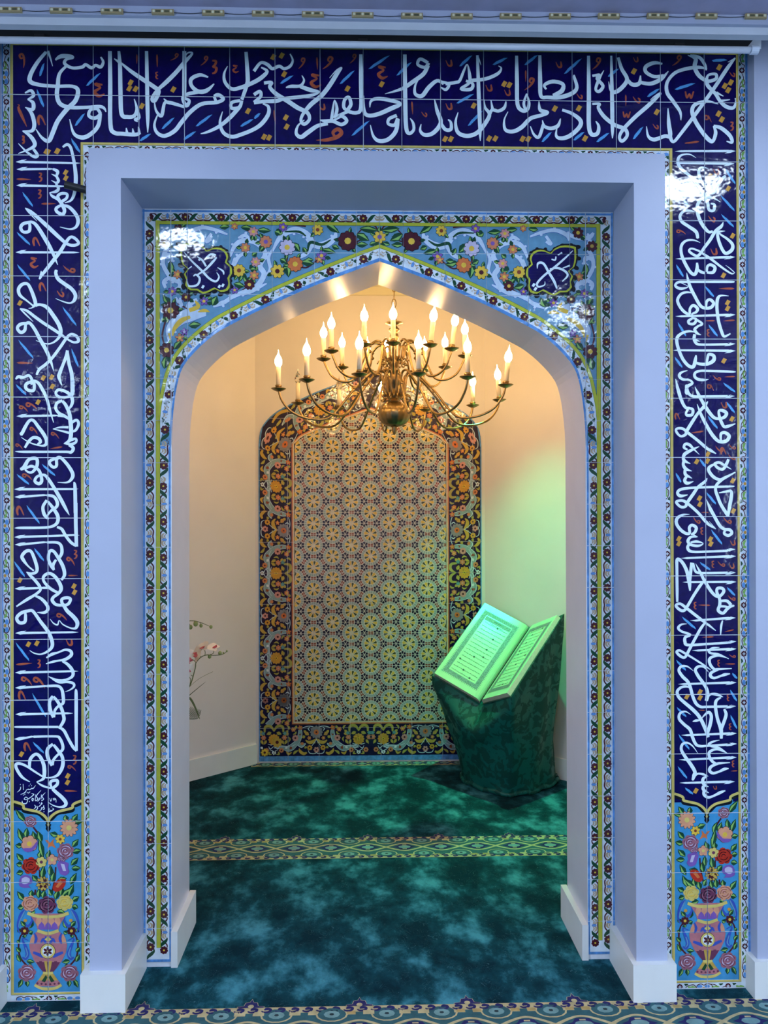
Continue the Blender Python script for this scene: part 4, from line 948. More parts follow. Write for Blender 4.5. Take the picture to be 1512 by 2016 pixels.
        for i_ in range(1, len(P_)-1):
            (xa, ya, wa), (xb, yb, wb), (xc, yc, wc) = P_[i_-1], P_[i_], P_[i_+1]; dx_, dy_ = xc-xa, yc-ya; l_ = math.hypot(dx_, dy_) or 1; sd_ = 1 if (i_+int(xa)) % 2 else -1
            px_, py_ = xb-dy_/l_*wb*.9*sd_, yb+dx_/l_*wb*.9*sd_
            B.ell(fs(px_, py_), 10.5*W4, 8.5*W4, 'royal', 4, 0, 9); B.ell(fs(px_, py_), 8.5*W4, 7*W4, 'scroll', 5, 0, 9)
    for t_ in ('252,775,6 262,735,22 300,690,28 350,668,16','378,578,8 395,610,24 345,632,22','395,640,6 430,632,20 460,640,4','240,800,4 232,760,14'): st(t_, 14, 'sun', 7)
    for t_ in ('1010,300,8 1025,250,18 1090,262,16 1140,235,6','880,190,6 960,190,14 1000,215,8'): st(t_, 12, 'green', 6)
    for t_ in ('212,690,10 194,770,10 208,830,8','280,592,8 340,625,8','945,372,8 1000,392,9 1062,350,8','722,430,8 692,480,8 640,520,6','1240,255,8 1300,240,8 1345,215,6','1290,200,6 1330,165,9 1385,156,9 1412,205,8','640,500,6 610,520,6','850,420,6 890,360,8 900,300,6','660,180,6 710,195,8 770,235,6','1000,160,8 900,150,10 850,175,6','300,770,8 340,740,6'): st(t_, 8, 'maroon', 5)
    for (a_, b_, c_, d_, w_) in ((240,360,244,432,26),(240,600,188,600,24),(225,590,200,545,22),(206,952,214,888,30),(262,845,300,800,26),(348,716,408,710,28),(478,600,500,553,32),(520,165,570,160,22),(600,482,655,498,26),(640,430,625,470,20),(700,325,725,308,22),(690,402,722,402,22),(735,180,800,185,24),(640,165,700,170,22),(828,190,860,205,24),(928,255,965,300,30),(858,345,890,362,24),(895,380,902,442,30),(980,358,1042,370,28),(985,280,1005,315,20),(1098,290,1165,308,24),(1120,150,1185,195,26),(1290,205,1352,238,32),(1312,172,1402,182,28),(1290,262,1345,262,24),(190,690,215,680,18),(205,660,225,700,24),(760,260,740,300,20),(1000,350,1040,348,22),(1150,270,1185,285,22),(1360,262,1395,250,20)):
        B.leaf(fs(a_*1.12-c_*.12, b_*1.12-d_*.12), fs(c_*1.08-a_*.08, d_*1.08-b_*.08), w_*1.5*W4, 'green', 'leaf', 6)
    for (x, y, r, n, pc, cc) in ((285,180,32,7,'maroon','sun'),(205,255,32,7,'maroon','ochre'),(280,430,26,6,'coral','sun'),(250,525,26,6,'violet','sun'),(328,558,26,8,'maroon','sun'),(240,632,50,9,'maroon','sun'),(428,580,26,5,'violet','sun'),(218,855,42,8,'maroon','sun'),(292,785,26,5,'coral','sun'),(318,752,22,5,'violet','pale'),
            (625,408,36,9,'sun','brick'),(660,280,28,7,'coral','sun'),(710,435,28,6,'coral','sun'),(683,487,30,8,'maroon','sun'),(600,518,22,5,'violet','sun'),(718,360,28,7,'pink','sun'),(705,190,28,7,'pink','sun'),(775,247,36,9,'coral','violet'),(600,160,20,6,'coral','sun'),(895,278,46,9,'pale','sun'),(940,372,44,10,'orange','sun'),(840,412,40,8,'sun','maroon'),(1088,325,30,5,'violet','sun'),(1075,345,24,5,'coral','sun'),(1235,242,56,10,'maroon','sun'),(1066,180,32,8,'sun','brick'),(872,165,26,6,'violet','sun'),(1415,220,36,7,'sun','violet')):
        B.flower(fs(x, y), r*W4, n, pc, cc, 8, .4, .62, .34, 'black')
        if r > 25:
            rl = random.Random(int(x*7+y))
            for q in range(3):
                a_ = rl.uniform(0, 6.28); B.leaf(fs(x+math.cos(a_)*r*.7, y+math.sin(a_)*r*.7), fs(x+math.cos(a_)*(r+26), y+math.sin(a_)*(r+26)), 24*W4, 'green', 'leaf' if q else None, 6)
    # cartouche
    OUT = [(302,265),(342,257),(387,260),(424,278),(444,299),(477,285),(520,285),(550,305),(560,335),(552,363),(576,385),(582,423),(566,453),(572,485),(557,517),(520,525),(490,509),(457,525),(422,535),(390,516),(352,515),(326,487),(332,459),(319,427),(340,399),(312,375),(300,325)]
    c0 = (435, 400); OUT = [(p[0], p[1]) for p in catmull([q+(0,) for q in OUT+OUT[:1]], 2)][:-1]
    for k in range(27):
        a = 2*math.pi*k/27; x, y = OUT[int(k/27*len(OUT)) % len(OUT)]
        B.ell(fs(c0[0]+(x-c0[0])*1.08-5, c0[1]+(y-c0[1])*1.08+6), 17*W4, 12*W4, 'black', 9, a)
    B.poly([fs(c0[0]+(x-c0[0])*1.10, c0[1]+(y-c0[1])*1.10) for x, y in OUT], 'black', 9)
    B.poly([fs(c0[0]+(x-c0[0])*1.03, c0[1]+(y-c0[1])*1.03) for x, y in OUT], 'lime', 10)
    B.poly([fs(c0[0]+(x-c0[0])*.95, c0[1]+(y-c0[1])*.95) for x, y in OUT], 'cobalt', 11)
for t_ in '''318,300,4 360,350,11 420,408,14 462,452,14 500,470,13 518,445,10 505,420,4
338,455,4 348,495,12 395,490,14 410,455,14 390,432,12 375,440,8
392,435,10 440,405,13 485,358,15 505,335,8
395,330,6 425,352,12 445,385,12
440,345,10 470,318,13 500,322,10
365,385,8 345,400,4
510,392,4 540,412,12 545,432,6'''.split('\n'): put_stroke(B, F4, t_, 12, 'script', 13)
put_dots(B, F4, '428,500;520,498;540,492;410,345', 11, 'script', 13)
for t_ in '''1105,297,4 1060,340,12 1000,392,14 940,440,14 905,480,14 912,500,12 945,490,8 948,470,4
905,398,4 910,368,14 940,370,15 970,420,16 1000,470,17 1015,510,10
975,400,8 1020,395,14 1060,412,15 1075,438,13 1045,470,6
1048,395,6 1090,380,12
985,345,8 1005,350,10 1010,330,8
1020,322,8 1045,308,10'''.split('\n'): put_stroke(B, F5, t_, 12, 'script', 13)
put_dots(B, F5, '885,490;895,512', 12, 'script', 13)
# ------------------------------------------------------------------ back panel of the niche
BACK = Art(); YB = 2.41
BC, BW = 0.0427, 0.7217; FW = 0.4945             # centre, half width, half width of the field
K = BACK
outer_px = [(729,727),(700,740),(670,753.7),(621.7,772),(561,801),(540,814),(525,828),(515,843),(510.5,860),(509.3,880)]
inner_px = [(729,806),(690,820),(652,835),(622,847),(600,856.5),(588,864),(582,873),(580.5,885)]
OUTC = [(p[0], p[1]) for p in catmull([q+(0,) for q in halfcurve(outer_px, YB, BC)], 2)]
INC = [(p[0], p[1]) for p in catmull([q+(0,) for q in halfcurve(inner_px, YB, BC)], 2)]
OUTC = [(max(p[0], BC-BW), p[1]) for p in OUTC]; INC = [(max(p[0], BC-FW), p[1]) for p in INC]
ZF0 = at(640, 1421, YB).z; ZBOT = 0.03
K.rect(BC-BW, BC+BW, 0, 2.7, 'navy', 1)
# field ground and mosaic of rosettes, cut to the arched field
RS = Art(); PV = 0.142; PH = 0.12298
Z0 = at(730.2, 878.9, YB).z
def ring(c, r0, r1, a0, a1, mat, ly, mid=None):
    P = [(c[0]+r0*math.cos(a0), c[1]+r0*math.sin(a0)), (c[0]+r1*math.cos(a0), c[1]+r1*math.sin(a0))]
    if mid: P.append((c[0]+mid*math.cos((a0+a1)/2), c[1]+mid*math.sin((a0+a1)/2)))
    P += [(c[0]+r1*math.cos(a1), c[1]+r1*math.sin(a1)), (c[0]+r0*math.cos(a1), c[1]+r0*math.sin(a1))]
    RS.conv(P, mat, ly)
for i in range(-4, 5):
    for j in range(-13, 5):
        c = (BC+i*PH, Z0+j*PV+(PV/2 if i % 2 else 0))
        if c[1] < ZF0-.08 or c[1] > 2.36: continue
        for k in range(24):
            a = 2*math.pi*k/24; ring(c, .0440, .0600, a+.022, a+2*math.pi/24-.022, 'slate', 3)
        for k in range(6):
            a = math.radians(60*k+18); RS.conv([(c[0]+.010*math.cos(a), c[1]+.010*math.sin(a)), (c[0]+.0375*math.cos(a-.21), c[1]+.0375*math.sin(a-.21)), (c[0]+.0415*math.cos(a), c[1]+.0415*math.sin(a)), (c[0]+.0375*math.cos(a+.21), c[1]+.0375*math.sin(a+.21))], 'moss', 3)
            a += math.radians(30); RS.conv([(c[0]+.008*math.cos(a), c[1]+.008*math.sin(a)), (c[0]+.038*math.cos(a-.27), c[1]+.038*math.sin(a-.27)), (c[0]+.0435*math.cos(a), c[1]+.0435*math.sin(a)), (c[0]+.038*math.cos(a+.27), c[1]+.038*math.sin(a+.27))], 'amber', 3)
        RS.ell(c, .009, .009, 'cream', 4)
        # red squares between neighbours, dark kites round the meeting points
        for k in range(3):
            a = math.radians(30+60*k); mp = (c[0]+math.cos(a)*PV/2, c[1]+math.sin(a)*PV/2); ux, uy = math.cos(a), math.sin(a); vx, vy = -uy, ux
            for su in (-1, 1):
                for sv in (-1, 1):
                    def q_(p, r): return (mp[0]+ux*su*p+vx*sv*r, mp[1]+uy*su*p+vy*sv*r)
                    RS.conv([q_(.0012,.0012), q_(.0086,.0012), q_(.0092,.0080), q_(.0110,.0155), q_(.0012,.0155)], 'brick', 3)
        for sgn in (0, 1):
            a = math.radians(60*sgn); v = (c[0]+math.cos(a)*PV/math.sqrt(3), c[1]+math.sin(a)*PV/math.sqrt(3))
            for k in range(6):
                b = math.radians(60*k+30); r2 = .0262
                RS.conv([(v[0]+.0030*math.cos(b), v[1]+.0030*math.sin(b)), (v[0]+.0205*math.cos(b-.455), v[1]+.0205*math.sin(b-.455)), (v[0]+r2*math.cos(b), v[1]+r2*math.sin(b)), (v[0]+.0205*math.cos(b+.455), v[1]+.0205*math.sin(b+.455))], 'pitch', 3)
fcell = []
for sg in (1, -1):
    C_ = [(BC-sg*(BC-p[0]), p[1]) for p in INC]
    for a, b in zip(C_, C_[1:]):
        if abs(a[0]-b[0]) > 1e-5: fcell.append([a, b, (b[0], ZF0), (a[0], ZF0)])
fb = [(min(p[0] for p in c), max(p[0] for p in c), max(p[1] for p in c), c) for c in fcell]
for c in fcell: K.conv(c, 'line', 2)
for (ly, mt, P) in RS.p:
    x0 = min(p[0] for p in P); x1 = max(p[0] for p in P); y1 = max(p[1] for p in P); y0 = min(p[1] for p in P)
    if y1 < ZF0: continue
    inside = y0 > ZF0 and y1 < 1.95 and x0 > BC-FW and x1 < BC+FW
    if inside: K.p.append((ly, mt, P)); continue
    for (c0_, c1_, cz, c) in fb:
        if c0_ < x1 and c1_ > x0:
            Q = clip_conv(P, c)
            if len(Q) > 2: K.p.append((ly, mt, Q))
for sg in (1, -1):
    C_ = [(BC-sg*(BC-p[0]), p[1]) for p in INC]+[(BC-sg*FW, ZF0), (BC, ZF0)]
    for off, wd, mat, ly in ((.007, .022, 'maroon', 4), (.0055, .016, 'coral', 5), (.0015, .008, 'cream', 6)):
        Q_ = [(p[0], p[1]+off, wd) for p in C_[:len(INC)-3]]
        K.stroke(Q_+[(BC-sg*(FW+off), INC[-3][1], wd)], mat, ly)
        lo, hi = sorted((BC-sg*(FW+off-wd/2), BC-sg*(FW+off+wd/2))); K.rect(lo, hi, ZF0-off-wd/2, INC[-3][1]+.004, mat, ly)
        lo, hi = sorted((BC, BC-sg*(FW+off+wd/2))); K.rect(lo, hi, ZF0-off-wd/2, ZF0-off+wd/2, mat, ly)
def flora(path, n_from, n_to, phase, flip, wid=0.205):
    """scrolling border, one mirrored half period of 0.2724 m after the other; t runs from the field outwards"""
    HP = 0.2724; c = HP/835.0; k = wid/635.0
    for n in range(n_from, n_to):
        odd = n % 2
        def T(x, y):
            q = (y-610)*c if odd else (1445-y)*c
            return (phase+n*HP+q, (x-245)*k)
        f = PF(K, path, 0.0, flip)
        d0 = phase+n*HP
        if d0 > path.len+.05 or d0+HP < -.05: continue
        def okp(p): return -.02 <= p[0] <= path.len+.02
        def S(txt, w0, mat, ly):
            P = [T(a, b)+(w*k*(1.15 if mat in ('ochre', 'olive') else 1.0),) for a, b, w in parse(txt, w0)]
            P = [p for p in P if okp(p)]
            if len(P) > 2: f.stroke(P, mat, ly)
        def FL(x, y, r, nn, p, cc, ly=8, fat=.7):
            if okp(T(x, y)): f.flower(T(x, y), r*k*1.22, nn, p, cc, ly, fat)
        def LF(x0, y0, x1, y1, w, d, l):
            if okp(T(x0, y0)) and okp(T(x1, y1)): f.leaf(T(x0, y0), T(x1, y1), w*k*1.35, d, l, 6)
        body = '350,930,50 430,930,72 560,960,80 650,1030,92 722,1110,112 742,1180,100 716,1280,62 700,1445,40'
        S('640,822,20 682,900,86 640,965,76', 40, 'scroll', 3); S('640,830,10 678,900,66 640,960,60', 40, 'greyblue', 4)
        P_ = parse(body, 40); S(' '.join('%g,%g,%g' % (a, b, w+18) for a, b, w in P_), 40, 'scroll', 3); S(body, 40, 'greyblue', 4)
        S('640,1000,6 690,1100,10 700,1250,10 690,1400,8', 10, 'scroll', 6); S('690,1130,20 730,1110,50 745,1140,20', 20, 'brick', 6); S('425,915,10 455,930,26 440,955,10', 20, 'brick', 6)
        if okp(T(640, 890)): f.ell(T(640, 890), 34*c, 34*k, 'coral', 6)
        S('530,600,14 600,680,60 612,760,52 565,822,16', 40, 'ochre', 5); S('825,800,30 852,860,52 800,930,50 738,950,10', 40, 'ochre', 5); S('780,970,10 820,1035,46 865,1062,10', 30, 'olive', 5); S('820,1095,8 852,1160,44 798,1205,10', 30, 'ochre', 5)
        S('262,1190,14 290,1150,34 345,1148,14', 24, 'olive', 5); S('395,1262,30 292,1270,46 262,1335,52 292,1400,46 380,1445,16', 40, 'olive', 5); S('500,1160,10 540,1130,30 600,1150,10', 20, 'olive', 5); S('380,1010,10 420,1020,32 445,1070,10', 20, 'olive', 5); S('800,1370,10 850,1345,34 860,1400,10', 24, 'olive', 5)
        S('545,600,6 620,650,12 690,700,10', 10, 'scroll', 6); S('330,610,6 285,680,14 275,780,14 305,880,12', 12, 'scroll', 6); S('290,740,10 330,770,22 370,740,10', 14, 'scroll', 7); S('800,590,6 850,640,16 840,740,16 780,770,8', 14, 'scroll', 6)
        S('640,1320,8 660,1400,18 600,1442,10', 16, 'scroll', 7); S('690,1340,8 745,1370,18 690,1440,8', 14, 'scroll', 7); S('760,1360,8 790,1420,18 830,1410,14 855,1445,10', 14, 'scroll', 7)
        for a in ((400,1395,440,1295,56,'olive','ochre'),(555,1185,655,1235,44,'olive','ochre'),(560,1300,655,1245,44,'olive','ochre'),(425,1150,455,1235,44,'ochre','olive'),(355,1165,425,1225,44,'olive','ochre'),(400,835,465,755,60,'ochre','coral'),(480,830,518,895,50,'olive','ochre'),(362,860,420,800,44,'ochre','olive'),(258,995,335,1030,40,'olive',None),(700,800,740,850,40,'olive',None),(640,640,600,655,30,'olive',None),(700,1180,745,1230,40,'white',None)): LF(*a)
        FL(340,1062,44,6,'coral','sun'); FL(520,1025,56,8,'pink','maroon'); FL(510,1240,46,6,'coral','pink'); FL(775,1300,44,8,'coral','maroon'); FL(725,742,46,8,'gold','maroon'); FL(522,750,36,5,'coral','sun'); FL(305,930,44,5,'orange','ochre'); FL(420,1232,36,5,'teal','paleblue')
        FL(550,1445,100,12,'gold','maroon',8,.5); FL(550,1445,34,6,'sun','maroon',11,.6); FL(400,610,112,12,'grey','coral',8,.5); FL(400,610,48,8,'orange','maroon',11,.6); FL(770,610,52,6,'pink','maroon'); FL(830,1445,34,5,'white','maroon',8)
for sg in (1, -1):
    lp = [(BC-sg*BW+sg*.2165, .235)]+[(BC-sg*FW-sg*.0180, 1.0)]
    path = [(BC-sg*(FW+.016), .24), (BC-sg*(FW+.016), INC[-1][1])]
    path += [(BC-sg*(BC-p[0]), p[1]+.016) for p in reversed(INC[:-2])]
    ph = at(540, 963, YB).z-.24
    flora(Path(path), -8, 6, ph-8*0.2724*0, sg)
    bp = Path([(BC, ZF0-.018), (BC-sg*BW, ZF0-.018)])
    flora(bp, -1, 3, .080, sg, .195)
    # corner rosette
    K.flower((BC-sg*(FW+.11), .135), .035, 9, 'ochre', 'maroon', 12, 0, .6); K.flower((BC-sg*(FW+.19), .07), .026, 8, 'sun', 'maroon', 12, 0, .6)
    OC = [(BC-sg*(BC-p[0]), p[1]) for p in OUTC]
    K.stroke([(p[0], p[1]-.004, .012) for p in OC[:-4]]+[(OC[-1][0]+sg*.004, OC[-1][1], .010)], 'edgeblue', 14)
    lo, hi = sorted((BC-sg*BW, BC-sg*(BW-.008))); K.rect(lo, hi, 0, OC[-1][1]+.01, 'edgeblue', 14)
K.rect(BC-BW, BC+BW, 0, .045, 'edgeblue', 14)
# ------------------------------------------------------------------ the setting
def slab(name, boxes, mat, label=None, parent=None):
    mb = MB()
    for b in boxes: mb.box(*b)
    o = mb.build(name, mat, parent)
    if parent is None: struct(o, label)
    return o
mb = MB(); mb.box(-4.5, 4.5, -9.0, 2.75, -0.08, 0.0)
floor = struct(mb.build('floor', M['carpet']), 'teal patterned prayer carpet with cream and navy border bands')
slab('ceiling', [(-4.5, 4.5, -9.0, -0.235, 3.137, 3.22)], M['ceil'], 'lilac grey hall ceiling above the screen case')
slab('wall_rear', [(-4.5, 4.5, -9.1, -9.0, 0, 3.2)], M['hall'], 'plain hall wall behind the viewer')
slab('wall_left', [(-4.6, -4.5, -9.1, 0.3, 0, 3.2)], M['hall'], 'plain hall wall on the left')
slab('wall_right', [(4.5, 4.6, -9.1, 0.3, 0, 3.2)], M['hall'], 'plain hall wall on the right')
fill_m = emit('fill_pane', (0.66, 0.80, 1.0), FILL_EMIT)  # glowing panes added on the unseen side walls to brighten frame and reveals
for wi, sx in ((1, -1), (2, 1)):
    mb = MB(); x0, x1 = sorted((sx*4.5, sx*4.44))
    for b in ((-6.1, -2.9, .92, 1.0), (-6.1, -2.9, 2.6, 2.68), (-6.1, -6.0, 1.0, 2.6), (-3.0, -2.9, 1.0, 2.6), (-4.55, -4.45, 1.0, 2.6)): mb.box(x0, x1, b[0], b[1], b[2], b[3])
    wn = struct(mb.build('fill_panes_%d' % wi, M['skirt']), 'white framed fill light panes added in the %s side wall' % ('left' if wi == 1 else 'right'))
    for (a_, b_) in ((-6.0, -4.55), (-4.45, -3.0)):
        mb = MB(); mb.box(*sorted((sx*4.48, sx*4.47)), a_, b_, 1.0, 2.6); mb.build('glow_pane', fill_m, wn)
slab('wall_pier_left', [(-4.5, -1.195, -0.045, 0.3, 0, 3.2)], M['lilac'], 'lilac painted pier left of the tiled portal')
slab('wall_pier_right', [(1.302, 4.5, -0.045, 0.3, 0, 3.2)], M['lilac'], 'lilac painted pier right of the tiled portal')
slab('baseboard_pier_left', [(-4.5, -1.178, -0.062, -0.0449, 0, 0.124), (-1.195, -1.178, -0.0449, 0.0, 0, 0.124)], M['skirt'], 'white baseboard of the left pier')
slab('baseboard_pier_right', [(1.285, 4.5, -0.062, -0.0449, 0, 0.124), (1.285, 1.302, -0.0449, 0.0, 0, 0.124)], M['skirt'], 'white baseboard of the right pier')
wall_front = slab('wall_front', [(-1.2, -0.88, 0.0018, 0.17, 0, 3.2), (0.99, 1.31, 0.0018, 0.17, 0, 3.2), (-0.88, 0.99, 0.0018, 0.17, 2.75, 3.2)], M['grout'], 'portal wall faced with cobalt calligraphy tiles around the white frame')
# white frame standing proud of the tiles
mb = MB()
mb.prism_z([(-0.893, -0.045), (-0.789, -0.045), (-0.785, 0.181), (-0.893, 0.181)], 0, 2.797)
mb.prism_z([(0.897, -0.045), (1.001, -0.045), (1.001, 0.181), (0.903, 0.181)], 0, 2.797)
vs = [(-0.789, -0.045, 2.700), (-0.785, 0.181, 2.691), (-0.785, 0.181, 2.797), (-0.789, -0.045, 2.797), (0.897, -0.045, 2.700), (0.903, 0.181, 2.691), (0.903, 0.181, 2.797), (0.897, -0.045, 2.797)]
mb.add(vs, [(0,1,2,3), (7,6,5,4), (0,4,5,1), (1,5,6,2), (2,6,7,3), (3,7,4,0)])
struct(mb.build('trim_1', M['lilac']), 'plain lilac white frame around the arched niche')
slab('baseboard_frame_left', [(-0.915, -0.771, -0.068, 0.0, 0, 0.124), (-0.80, -0.771, 0.0, 0.176, 0, 0.124)], M['skirt'], 'white baseboard round the left foot of the frame')
slab('baseboard_frame_right', [(0.879, 1.022, -0.068, 0.0, 0, 0.124), (0.879, 0.91, 0.0, 0.176, 0, 0.124)], M['skirt'], 'white baseboard round the right foot of the frame')
# arch wall
mb = MB()
ring_ = [(UC-OW, 0.0)]+list(reversed(EDGE))+[(2*UC-p[0], p[1]) for p in EDGE[1:]]+[(UC+OW, 0.0)]
outl = [(-1.56, 0.0)]+ring_+[(1.66, 0.0), (1.66, 3.07), (-1.56, 3.07)]
n = len(outl); y0, y1 = YA+0.0016, 0.46
for nm, yy in (('f', y0), ('b', y1)):
    P = [Vector((p[0], p[1], 0)) for p in outl]
    for t in tessellate_polygon([P]): mb.add([(outl[i][0], yy, outl[i][1]) for i in t], [(0,1,2)], 0 if nm == 'f' else 2)
for i in range(n):
    a, b = outl[i], outl[(i+1) % n]; mb.add([(a[0], y0, a[1]), (b[0], y0, b[1]), (b[0], y1, b[1]), (a[0], y1, a[1])], [(0,1,2,3)], 1)
wall_arch = struct(mb.build('wall_arch', [M['grout'], M['gloss'], M['offwhite']]), 'pointed arch wall faced with light blue floral tiles')
slab('baseboard_jamb_left', [(UC-OW-.001, UC-OW+.022, 0.176, 0.478, 0, 0.127)], M['skirt'], 'white baseboard of the left arch jamb')
slab('baseboard_jamb_right', [(UC+OW-.022, UC+OW+.001, 0.176, 0.478, 0, 0.127)], M['skirt'], 'white baseboard of the right arch jamb')
# niche
NL, NR = -0.700, 0.787
wall_back = slab('wall_back', [(NL-.2, NR+.2, YB+0.0018, YB+0.12, 0, 3.07)], M['offwhite'], 'cream back wall of the niche with its arched tile panel')
def pslab(name, pts, mat, z0, z1, label):
    mb = MB()
    for q in pts: mb.prism_z(q, z0, z1)
    return struct(mb.build(name, mat), label)
pslab('wall_niche_left', [[(NL, YB), (NL, YB+.1), (-1.64, 1.75), (-1.55, 1.67)], [(-1.55, 1.67), (-1.64, 1.70), (-1.64, .46), (-1.55, .46)]], M['offwhite'], 0, 3.07, 'slanting cream wall left of the back tile panel')
pslab('wall_niche_right', [[(NR, YB), (NR, YB+.1), (1.73, 1.75), (1.64, 1.67)], [(1.64, 1.67), (1.73, 1.70), (1.73, .46), (1.64, .46)]], M['offwhite'], 0, 3.07, 'slanting cream wall right of the back tile panel')
def alongwall(a, b, th):
    a, b = Vector(a), Vector(b); d = (b-a).normalized(); nn = Vector((-d.y, d.x)); return [tuple(a), tuple(b), tuple(b+nn*th), tuple(a+nn*th)]
pslab('baseboard_niche_left', [alongwall((-1.55, 1.67), (NL, YB), -.016)], M['skirt'], 0, .126, 'cream baseboard under the slanting left niche wall')
pslab('baseboard_niche_right', [alongwall((NR, YB), (1.64, 1.67), -.016)], M['skirt'], 0, .126, 'cream baseboard under the slanting right niche wall')
slab('ceiling_niche', [(-1.65, 1.75, 0.42, 2.5, 3.07, 3.15)], M['nceil'], 'cream ceiling of the niche')
slab('trim_2', [(NL-.02, NR+.02, YB-.025, YB+.002, 3.018, 3.07)], M['nceil'], 'cream cornice strip at the top of the niche back wall')
# ------------------------------------------------------------------ tiles
us = [-1.193+.15*k for k in range(8)]+[.001, .130, .260, .405]+[.554+.15*k for k in range(6)]
rects = []
for a, b in zip(us, us[1:]):
    rects += [(a, b, 2.993, 3.193), (a, b, 2.793, 2.993)]
for k in range(14):
    z1 = 2.793-.2*k; z0 = max(z1-.2, 0.004)
    for (a, b) in ((-1.193, -1.043), (-1.043, -.893), (1.004, 1.154), (1.154, 1.304)): rects.append((a, b, z0, z1))
tiles(wall_front, rects, PORTAL, 0.0)
us = [UC-HW, -.625, -.475, -.325, -.175, -.025, .0585, .143, .293, .443, .593, .743, UC+HW]
zs = [ZTOP]+[2.538-.15*k for k in range(17)]+[.018]
cells = [[(UC-HW, 0), (UC-OW, 0), (UC-OW, ZTOP), (UC-HW, ZTOP)], [(UC+OW, 0), (UC+HW, 0), (UC+HW, ZTOP), (UC+OW, ZTOP)]]
for a, b in zip(EDGE, EDGE[1:]):
    if abs(a[0]-b[0]) > 1e-5:
        cells.append([a, b, (b[0], ZTOP), (a[0], ZTOP)]); cells.append([(2*UC-a[0], a[1]), (2*UC-b[0], b[1]), (2*UC-b[0], ZTOP), (2*UC-a[0], ZTOP)])
rects = []
for i in range(len(zs)-1):
    if zs[i] > 1.85:
        for a, b in zip(us, us[1:]): rects.append((a, b, zs[i+1], zs[i]))
    else: rects += [(UC-HW, UC-OW, zs[i+1], zs[i]), (UC+OW, UC+HW, zs[i+1], zs[i])]
tiles(wall_arch, rects, ARCH, YA, cells, gap=.0009)
us = [BC-BW, -.492, -.292, -.092, .108, .308, .508, .708, BC+BW]
zs = [2.624, 2.424, 2.224]+[2.024-.2*k for k in range(10)]+[.012]
cells = []
for sg in (1, -1):
    OC = [(BC+sg*(BC-p[0]), p[1]) for p in OUTC]
    for a, b in zip(OC, OC[1:]):
        if abs(a[0]-b[0]) > 1e-5: cells.append([a, b, (b[0], .012), (a[0], .012)])
rects = [(a, b, zs[i+1], zs[i]) for i in range(len(zs)-1) for a, b in zip(us, us[1:])]
tiles(wall_back, rects, BACK, YB, cells, gap=.0009, tilt=.002)
